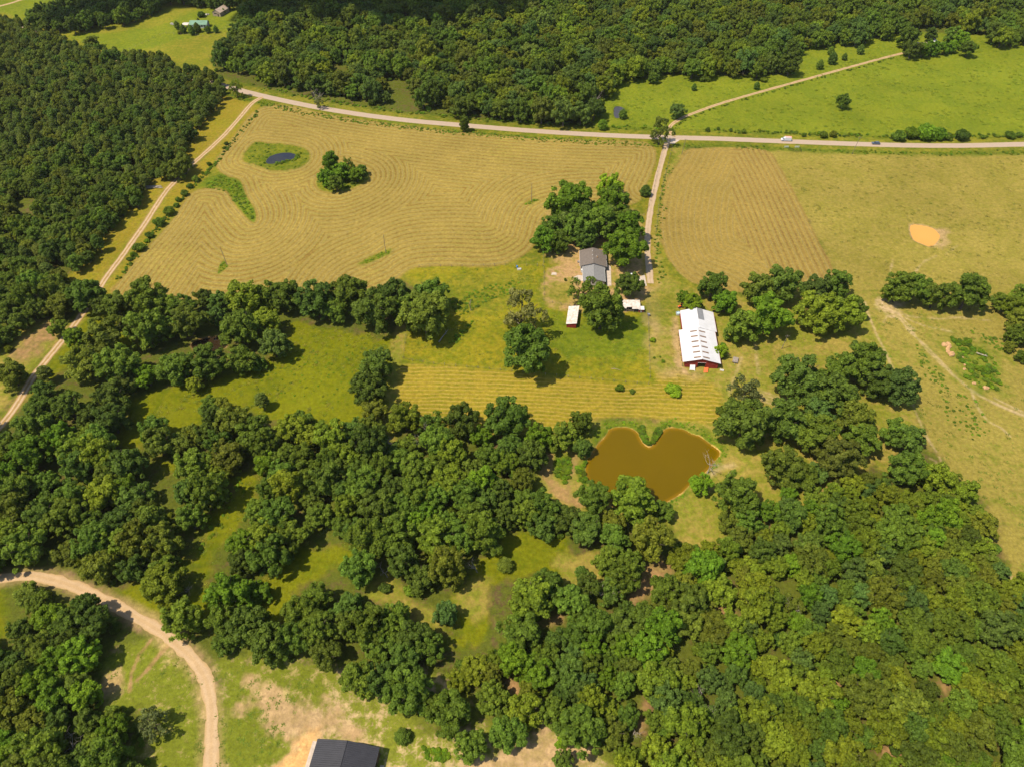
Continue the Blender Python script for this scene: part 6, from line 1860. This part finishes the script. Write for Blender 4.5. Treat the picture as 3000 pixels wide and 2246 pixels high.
def car(pos, rot, label, paint, L=4.6, Wd=1.82, suv=False):
    r = tag(empty('car', pos, rot), label, 'car')
    h, hw = L / 2, Wd / 2
    loft([(0.28, -h + 0.08, h - 0.08, hw - 0.08), (0.5, -h, h, hw), (0.78, -h + 0.03, h - 0.02, hw), (0.92, -h + 0.35, h - 0.1, hw - 0.06)]).build('body', paint, r)
    cab = loft([(0.921, -h + 1.1, h - 0.25, hw - 0.08), (1.40, -h + 1.95, h - 0.75, hw - 0.22), (1.48, -h + 2.15, h - 0.95, hw - 0.30)])
    cb = cab.build('cabin', paint, r)
    # glass: a slightly proud band on every side of the cabin
    for s_ in (-1, 1):
        v = [(-h + 1.35, s_ * (hw - 0.08), 0.97), (h - 0.42, s_ * (hw - 0.08), 0.97), (h - 0.85, s_ * (hw - 0.195), 1.36), (-h + 1.98, s_ * (hw - 0.195), 1.36)]
        v2 = [(x, y + s_ * 0.012, z) for x, y, z in v]
        MB().add(v + v2, [(4, 5, 6, 7) if s_ < 0 else (7, 6, 5, 4), (0, 1, 5, 4), (1, 2, 6, 5), (2, 3, 7, 6), (3, 0, 4, 7)]).build('window', 'car_glass', cb)
    v = [(-h + 1.14, -hw + 0.14, 0.945), (-h + 1.14, hw - 0.14, 0.945), (-h + 1.90, hw - 0.26, 1.375), (-h + 1.90, -hw + 0.26, 1.375)]
    v2 = [(x - 0.02, y, z + 0.012) for x, y, z in v]
    MB().add(v + v2, [(7, 6, 5, 4), (0, 1, 5, 4), (1, 2, 6, 5), (2, 3, 7, 6), (3, 0, 4, 7)]).build('windscreen', 'car_glass', cb)
    v = [(h - 0.29, -hw + 0.14, 0.96), (h - 0.29, hw - 0.14, 0.96), (h - 0.72, hw - 0.26, 1.37), (h - 0.72, -hw + 0.26, 1.37)]
    v2 = [(x + 0.02, y, z + 0.012) for x, y, z in v]
    MB().add(v + v2, [(4, 5, 6, 7), (0, 1, 5, 4), (1, 2, 6, 5), (2, 3, 7, 6), (3, 0, 4, 7)]).build('rear_window', 'car_glass', cb)
    for sx in (-h + 0.85, h - 0.85):
        for sy in (-hw + 0.08, hw - 0.08):
            wheel(r, sx, sy, 0.33, 0.22, 'y')
    for sy in (-hw + 0.3, hw - 0.3):
        wbox(r, 'headlight', 'lamp', -h - 0.012, -h + 0.05, sy - 0.18, sy + 0.18, 0.58, 0.72)
        wbox(r, 'tail_light', 'red_paint', h - 0.05, h + 0.012, sy - 0.16, sy + 0.16, 0.58, 0.75)
    return r


rd_a = math.atan2(at(2700, 424)[1] - at(2300, 412)[1], at(2700, 424)[0] - at(2300, 412)[0])
cx_, cy_ = at(2565, 423)
car((cx_, cy_, 0.07), rd_a, 'dark blue-grey car driving on the county road', 'car_blue')
cx_, cy_ = at(1851, 813)
car((cx_, cy_, 0.0), R(80), 'white car parked under the tree beside the house', 'car_white')

cx_, cy_ = at(2302, 413)
van = tag(empty('service_van', (cx_, cy_, 0.07), rd_a), 'white service van with orange ladder rack on the road', 'van')
loft([(0.35, -2.75, -1.0, 0.92), (0.55, -2.85, -1.0, 0.98), (1.0, -2.8, -1.0, 0.98), (1.15, -2.15, -1.0, 0.95), (1.75, -1.62, -1.0, 0.85), (1.85, -1.45, -1.0, 0.80)]).build('cab', 'car_white', van)
loft([(0.5, -0.98, 2.75, 1.02), (2.2, -0.98, 2.75, 1.02), (2.3, -0.92, 2.7, 0.96)]).build('cargo_body', 'car_white', van)
for s_ in (-1, 1):
    v = [(-1.95, s_ * 0.955, 1.17), (-1.15, s_ * 0.955, 1.17), (-1.15, s_ * 0.86, 1.7), (-1.6, s_ * 0.86, 1.7)]
    v2 = [(x, y + s_ * 0.014, z) for x, y, z in v]
    MB().add(v + v2, [(4, 5, 6, 7) if s_ < 0 else (7, 6, 5, 4), (0, 1, 5, 4), (1, 2, 6, 5), (2, 3, 7, 6), (3, 0, 4, 7)]).build('window', 'car_glass', van)
    MB().tube([(-0.9, s_ * 0.85, 2.48), (2.7, s_ * 0.85, 2.48)], [0.05, 0.05], 5).build('rack_rail', 'orange', van)
    for sx in (-1.95, 1.7):
        wheel(van, sx, s_ * 0.86, 0.38, 0.25, 'y')
    wbox(van, 'headlight', 'lamp', -2.865, -2.80, s_ * 0.7 - 0.16, s_ * 0.7 + 0.16, 0.68, 0.88)
    wbox(van, 'tail_light', 'red_paint', 2.7, 2.765, s_ * 0.85 - 0.08, s_ * 0.85 + 0.08, 0.8, 1.2)
v = [(-2.12, -0.8, 1.18), (-2.12, 0.8, 1.18), (-1.66, 0.74, 1.72), (-1.66, -0.74, 1.72)]
v2 = [(x - 0.02, y, z + 0.015) for x, y, z in v]
MB().add(v + v2, [(7, 6, 5, 4), (0, 1, 5, 4), (1, 2, 6, 5), (2, 3, 7, 6), (3, 0, 4, 7)]).build('windscreen', 'car_glass', van)
for k in range(6):
    wbox(van, 'rack_rung', 'orange', -0.8 + 0.66 * k, -0.6 + 0.66 * k, -0.9, 0.9, 2.50, 2.56)
for sx in (-0.8, 2.5):
    for s_ in (-1, 1):
        wbox(van, 'rack_leg', 'orange', sx - 0.04, sx + 0.04, s_ * 0.85 - 0.04, s_ * 0.85 + 0.04, 2.25, 2.47)

# ------------------------------------------------------------------ poles, fences, odds and ends


def utility_pole(base, h, label, lean=(0, 0), arm=True):
    r = tag(empty('utility_pole', at(*base)), label, 'pole', 'utility poles')
    MB().tube([(0, 0, -0.3), (lean[0], lean[1], h)], [0.14, 0.09], 8).build('shaft', 'pole_wood', r)
    if arm:
        MB().box(lean[0] - 1.0, lean[0] + 1.0, lean[1] - 0.20, lean[1] - 0.12, h - 0.7, h - 0.56).build('crossarm', 'pole_wood', r)
        for xx in (-0.9, 0.0, 0.9):
            MB().tube([(lean[0] + xx, lean[1] - 0.16, h - 0.56), (lean[0] + xx, lean[1] - 0.16, h - 0.38)], [0.06, 0.04], 6).build('insulator', 'steel', r)
    return r


utility_pole((1557, 591), 10.5, 'utility pole on the small grass strip above house', arm=False)
utility_pole((1131, 742), 10.5, 'utility pole on the long grass strip in the hay field', arm=False)
utility_pole((666, 778), 10.5, 'utility pole on the grass triangle in the hay field', (-0.4, 0), arm=False)
utility_pole((2496, 452), 10.5, 'utility pole on the road verge by the tan pasture', (1.2, 0.3))
utility_pole((1997, 453), 9.5, 'utility pole at the top corner of the right hay field', (0.8, 0))
utility_pole((2290, 1022), 7.5, 'short pole with transformer standing below the trees right of barn', (0.5, 0.2))

FENCES = [
    ('wire fence round the green paddock', [(1190, 985), (1181, 1054), (1300, 1070), (1480, 1086), (1700, 1108), (1905, 1126), (1902, 1030), (1899, 922)], 4.5),
    ('wire fence along the left side of the house yard', [(1592, 740), (1594, 800), (1594, 870), (1593, 882), (1640, 893), (1680, 900)], 4.0),
    ('wire fence between hay field and paddock', [(1228, 782), (1350, 781), (1480, 778), (1590, 780)], 5.0),
    ('wire fence along the left side of the driveway', [(1944, 430), (1935, 470), (1925, 510), (1912, 570), (1896, 620), (1890, 632), (1866, 632)], 5.0),
    ('wire fence along the right side of the driveway', [(1970, 430), (1960, 470), (1945, 530), (1930, 600), (1922, 680)], 5.0),
    ('wire fence line crossing the far top left meadow', [(360, 155), (420, 128), (482, 98), (620, 110), (690, 62)], 6.0),
    ('short fence at the kennel front', [(1815, 912), (1870, 916), (1899, 922)], 3.0),
]
post_me = MB().tube([(0, 0, -0.2), (0, 0, 1.35)], [0.09, 0.08], 6).mesh('post')
post_me.materials.append(MAT['grey_wood'])
for lab, pts, sp in FENCES:
    wp = W(pts)
    r = tag(empty('wire_fence', tuple(wp[0])), lab, 'fence')
    pp = sub(wp, sp)
    pp = np.concatenate([pp, wp[-1:]]) - wp[0]
    for p_ in pp:
        o = link('post', post_me, None, r)
        o.location = (p_[0], p_[1], 0)
    mb = MB()
    for z in (0.4, 0.75, 1.1):
        mb.tube([(p_[0], p_[1], z) for p_ in pp], [0.012] * len(pp), 4)
    mb.build('wire', 'wire', r)

# gate and pipe corral by the road
gt = tag(empty('pipe_gate', at(2310, 440), 0.05), 'dark pipe gate set back from the road by pasture', 'gate')
for xx in (0, 3.0, 6.5):
    MB().tube([(xx, 0, 0), (xx, 0, 1.5)], [0.08, 0.08], 6).build('post', 'dark', gt)
for z in (0.5, 0.9, 1.3):
    MB().tube([(0, 0, z), (3.0, -3.0, z), (6.5, -3.0, z), (6.5, 0, z)], [0.045] * 4, 5).build('rail', 'dark', gt)
for nm, lab, px in (('gate_panel', 'white gate wing left of the dark pipe gate', (2303, 434)), ('gate_panel', 'white gate wing right of the dark pipe gate', (2334, 434))):
    r = tag(empty(nm, at(*px), 0.03), lab, 'gate')
    for z in (0.4, 0.75, 1.1):
        wbox(r, 'rail', 'white_paint', -1.2, 1.2, -0.04, 0.04, z, z + 0.15)
    for xx in (-1.2, 1.1):
        wbox(r, 'post', 'white_paint', xx, xx + 0.12, -0.09, -0.045, 0, 1.35)

# log pile by the pine wood
lp = tag(empty('log_pile', at(453, 549), 0.05), 'pile of grey logs on the lawn beside the pine wood', 'logs')
g = random.Random(5)
for k in range(11):
    yy, zz = (k % 6) * 0.5 - 1.4, 0.22 + (k // 6) * 0.36
    L_ = g.uniform(2.6, 4.6)
    x0_ = g.uniform(-1.8, 0.8)
    MB().tube([(x0_ - L_, yy + g.uniform(-.3, .3), zz), (x0_ + L_, yy + g.uniform(-.3, .3), zz)], [0.22, 0.16], 8).build('log', 'dead_wood', lp)

# clay mounds in the brush heap
bh = tag(empty('clay_mounds', at(2795, 1030), 0.0), 'orange clay mounds round the green brush heap', 'mounds')
bx_, by_ = at(2795, 1030)
for k, (px, py, r_) in enumerate(((2767, 1012, 1.3), (2777, 1009, 1.2), (2781, 1018, 1.0), (2776, 1024, 0.9), (2778, 1031, 1.0), (2786, 1040, 1.5), (2789, 1036, 1.1), (2818, 1048, 0.7), (2826, 1070, 0.7), (2825, 1082, 0.7), (2853, 1123, 0.8), (2886, 1137, 1.1), (2893, 1136, 0.8), (2852, 1031, 0.6))):
    x, y = at(px, py)
    rock(bh, x - bx_, y - by_, 0.15, r_, 'clay', 30 + k, 'mound')
lg = tag(empty('fallen_log', at(2873, 1044), R(-35)), 'grey log lying in the green brush heap', 'log')
MB().tube([(-2.0, 0, 0.9), (2.0, 0, 1.1)], [0.24, 0.16], 8).build('stem', 'dead_wood', lg)
MB().tube([(0.8, 0, 1.0), (1.7, 0.7, 1.5)], [0.09, 0.03], 5).build('branch', 'dead_wood', lg)
lg = tag(empty('fallen_log', at(1300, 985), R(66)), 'pale fallen log in the paddock grass', 'log')
MB().tube([(-4.2, 0, 0.25), (-1, 0.1, 0.35), (4.0, 0, 0.3)], [0.28, 0.22, 0.1], 8).build('stem', 'dead_wood', lg)
MB().tube([(2.0, 0, 0.35), (3.2, 0.9, 0.9)], [0.09, 0.03], 5).build('branch', 'dead_wood', lg)
MB().tube([(0.5, 0, 0.35), (1.6, -0.9, 0.7)], [0.09, 0.03], 5).build('branch', 'dead_wood', lg)

# paddock oddments
cr = tag(empty('plastic_barrel', at(1515, 784), 0), 'blue plastic barrel at the hay field fence', 'barrel')
MB().tube([(0, 0, 0), (0, 0, 0.15), (0, 0, 0.9), (0, 0, 1.05)], [0.32, 0.38, 0.38, 0.30], 12).build('drum', 'blue', cr)
MB().tube([(0, 0, 1.05), (0, 0, 1.12)], [0.2, 0.2], 10).build('lid', 'blue', cr)
cr = tag(empty('water_trough', at(1521, 790), 0.1), 'white water trough beside the blue barrel', 'trough')
wbox(cr, 'base', 'white_paint', -0.9, 0.9, -0.5, 0.5, 0, 0.1)
for q in ((-0.9, 0.9, -0.5, -0.42), (-0.9, 0.9, 0.42, 0.5), (-0.9, -0.82, -0.42, 0.42), (0.82, 0.9, -0.42, 0.42)):
    wbox(cr, 'side', 'white_paint', *q, 0.1, 0.6)
cr = tag(empty('mineral_feeder', at(1900, 926), 0), 'dark box feeder on the fence corner by barn lane', 'feeder')
wbox(cr, 'box', 'grey_panel', -0.5, 0.5, -0.4, 0.4, 0.5, 1.2)
for xx in (-0.42, 0.36):
    wbox(cr, 'leg', 'grey_wood', xx, xx + 0.08, -0.04, 0.04, 0, 0.498)
cr = tag(empty('fallen_branch', at(1803, 1082), R(-10)), 'bare fallen branch on the paddock grass', 'branch')
MB().tube([(-1.8, 0, 0.1), (0, 0.1, 0.25), (2.0, -0.2, 0.1)], [0.1, 0.09, 0.04], 6).build('stem', 'dead_wood', cr)
MB().tube([(-0.3, 0.1, 0.22), (-0.8, 0.9, 0.4)], [0.05, 0.02], 5).build('twig', 'dead_wood', cr)


# ------------------------------------------------------------------ dead trees


def dead_tree(px, py, h, label, seed, lean=(0, 0), wid=0.5, fine=3):
    """px, py: foot of the trunk; bare limbs that fork several times"""
    g = random.Random(seed)
    r = tag(empty('dead_tree', at(px, py)), label, 'dead tree')
    tr_, limbs = MB(), MB()

    def grow(p, d, L, rad, depth, mb):
        n = 3
        pts, q, dd = [p], np.array(p, float), np.array(d, float)
        for _ in range(n):
            dd = dd + np.array([g.gauss(0, .14), g.gauss(0, .14), g.gauss(0.03, .08)])
            dd /= np.linalg.norm(dd)
            q = q + dd * L / n
            pts.append(tuple(q))
        mb.tube(pts, [rad * (1 - 0.22 * k) for k in range(n + 1)], 6 if depth == 0 else 4)
        if depth < fine:
            for k in range(4 if depth == 0 else 3):
                a = g.uniform(0, 6.28)
                up_ = g.uniform(0.35, 0.9)
                nd = dd * 0.55 + np.array([math.cos(a) * wid * 1.7, math.sin(a) * wid * 1.7, up_ * 0.6])
                nd /= np.linalg.norm(nd)
                s0 = pts[-1] if k < 2 else pts[-2]
                grow(s0, nd, L * g.uniform(0.55, 0.8), rad * 0.5, depth + 1, limbs)
    d = np.array([lean[0], lean[1], 1.0])
    grow((0, 0, -0.1), d / np.linalg.norm(d), h * 0.42, 0.024 * h, 0, tr_)
    tr_.build('trunk', 'dead_wood', r)
    limbs.build('limbs', 'dead_wood', r)
    return r


dead_tree(2072, 1385, 11, 'bare white dead tree at the right pond bank', 1, wid=0.65)
dead_tree(1145, 1320, 11, 'bare dead tree left of the lane below mown field', 2, (-0.15, 0))
dead_tree(1247, 1316, 12, 'bare forked dead tree below the small mown field', 3, (-0.1, 0))
dead_tree(928, 1425, 8, 'leaning bare tree in the shade of the oak wood', 4, (-0.4, 0), 0.3, 2)
dead_tree(1241, 1572, 6, 'short bare snag in the oak wood glade', 5, (0, 0), 0.25, 1)
dead_tree(2046, 2062, 8, 'bare white dead tree standing in the dense young wood', 6, (0.05, 0), 0.6)
dead_tree(1380, 910, 9, 'bare tall snag in the upper paddock', 7, (-0.1, 0), 0.12, 1)
dead_tree(2122, 1412, 7, 'thin bare snag on the dry bank right of pond', 8, (0.2, 0), 0.12, 1)
dead_tree(545, 1738, 6, 'bare grey dead tree beside the dirt road', 9, (0.1, 0), 1.0)
dead_tree(235, 2190, 8, 'large bare white tree in the corner wood', 10, (0, 0), 0.9)
dead_tree(30, 2200, 8, 'grey bare tree at the far left of the corner wood', 11, (0, 0), 0.9)
dead_tree(1398, 1675, 7, 'bare grey tree beside the clearing with two cedars', 12, (0, 0), 0.7)
dead_tree(1775, 1760, 9, 'bare grey-limbed tree below the egg-shaped cedar', 13, (0, 0), 0.8)
dead_tree(1135, 1690, 8, 'bare grey tree above the dry path clearing', 14, (-0.3, 0), 0.6)
dead_tree(2315, 1800, 7, 'pale bare tree inside the dense right wood', 15, (0, 0), 0.9)
dead_tree(932, 318, 13, 'bare grey tree on the road verge above hay field', 16, (0, 0), 0.5)
dead_tree(1745, 330, 14, 'bare white tree at the forest corner by the pond', 17, (0, 0), 0.5)
dead_tree(1855, 2150, 6, 'small bare tree between the bottom woods', 18, (0, 0), 0.8)
dead_tree(1530, 965, 14, 'bare limbs rising among the thin paddock oak', 19, (0, 0), 0.7)

# ------------------------------------------------------------------ the cloud whose shadow lies over the far woods
CH = 420.0
kx, ky = -SH[0] * CH / math.tan(SUN_EL), -SH[1] * CH / math.tan(SUN_EL)
cl = MB()
g = random.Random(21)


def ball(mb, c, r):
    nu, nv = 14, 8
    v, f = [], []
    for a in range(nv + 1):
        t_ = math.pi * a / nv
        for b in range(nu):
            p_ = 2 * math.pi * b / nu
            q = r * (1 + 0.10 * math.sin(3 * p_ + 2 * t_) + 0.06 * math.sin(7 * p_ + c[0]))
            v.append((c[0] + q * math.sin(t_) * math.cos(p_), c[1] + q * math.sin(t_) * math.sin(p_), c[2] + 0.55 * q * math.cos(t_)))
    for a in range(nv):
        for b in range(nu):
            f.append((a * nu + b, (a + 1) * nu + b, (a + 1) * nu + (b + 1) % nu, a * nu + (b + 1) % nu))
    mb.add(v, f)


for (px, py, r_) in ((820, 40, 34), (900, 10, 40), (1020, 15, 42), (1150, 30, 40), (1280, 25, 36), (1380, 30, 34), (1480, 35, 30), (1250, -40, 60), (1000, -60, 70), (700, -30, 45), (560, -10, 32), (430, 20, 26), (330, 45, 20), (1560, 5, 30), (1500, -60, 60), (1000, 70, 16), (1300, 75, 18), (1180, 85, 14), (250, 70, 16),
                    (600, -90, 60), (300, -60, 40), (1700, -60, 50)):
    x, y = at(px, py)
    ball(cl, (x + kx + g.uniform(-4, 4), y + ky, CH + g.uniform(-8, 12)), r_)
co = cl.build('cloud', 'cloud')
co.data.polygons.foreach_set('use_smooth', np.ones(len(co.data.polygons), bool))
tag(co, 'low white cumulus cloud drifting over the far woods', 'cloud')


# ------------------------------------------------------------------ thin summer haze
hz = MB().box(-2600, 2600, -400, 2600, -4.0, 214.0).build('haze', None)
hm, hn, hb = new_mat('haze')
hn.nodes.remove(hb)
hv = hn.nodes.new('ShaderNodeVolumePrincipled')
hv.inputs['Color'].default_value = (0.95, 0.94, 0.90, 1.0)
hv.inputs['Density'].default_value = 0.000026
hv.inputs['Anisotropy'].default_value = 0.2
hn.links.new(hv.outputs[0], hn.nodes['Material Output'].inputs['Volume'])
hz.data.materials.append(hm)
tag(hz, 'thin pale summer haze over the farmland', kind='stuff')
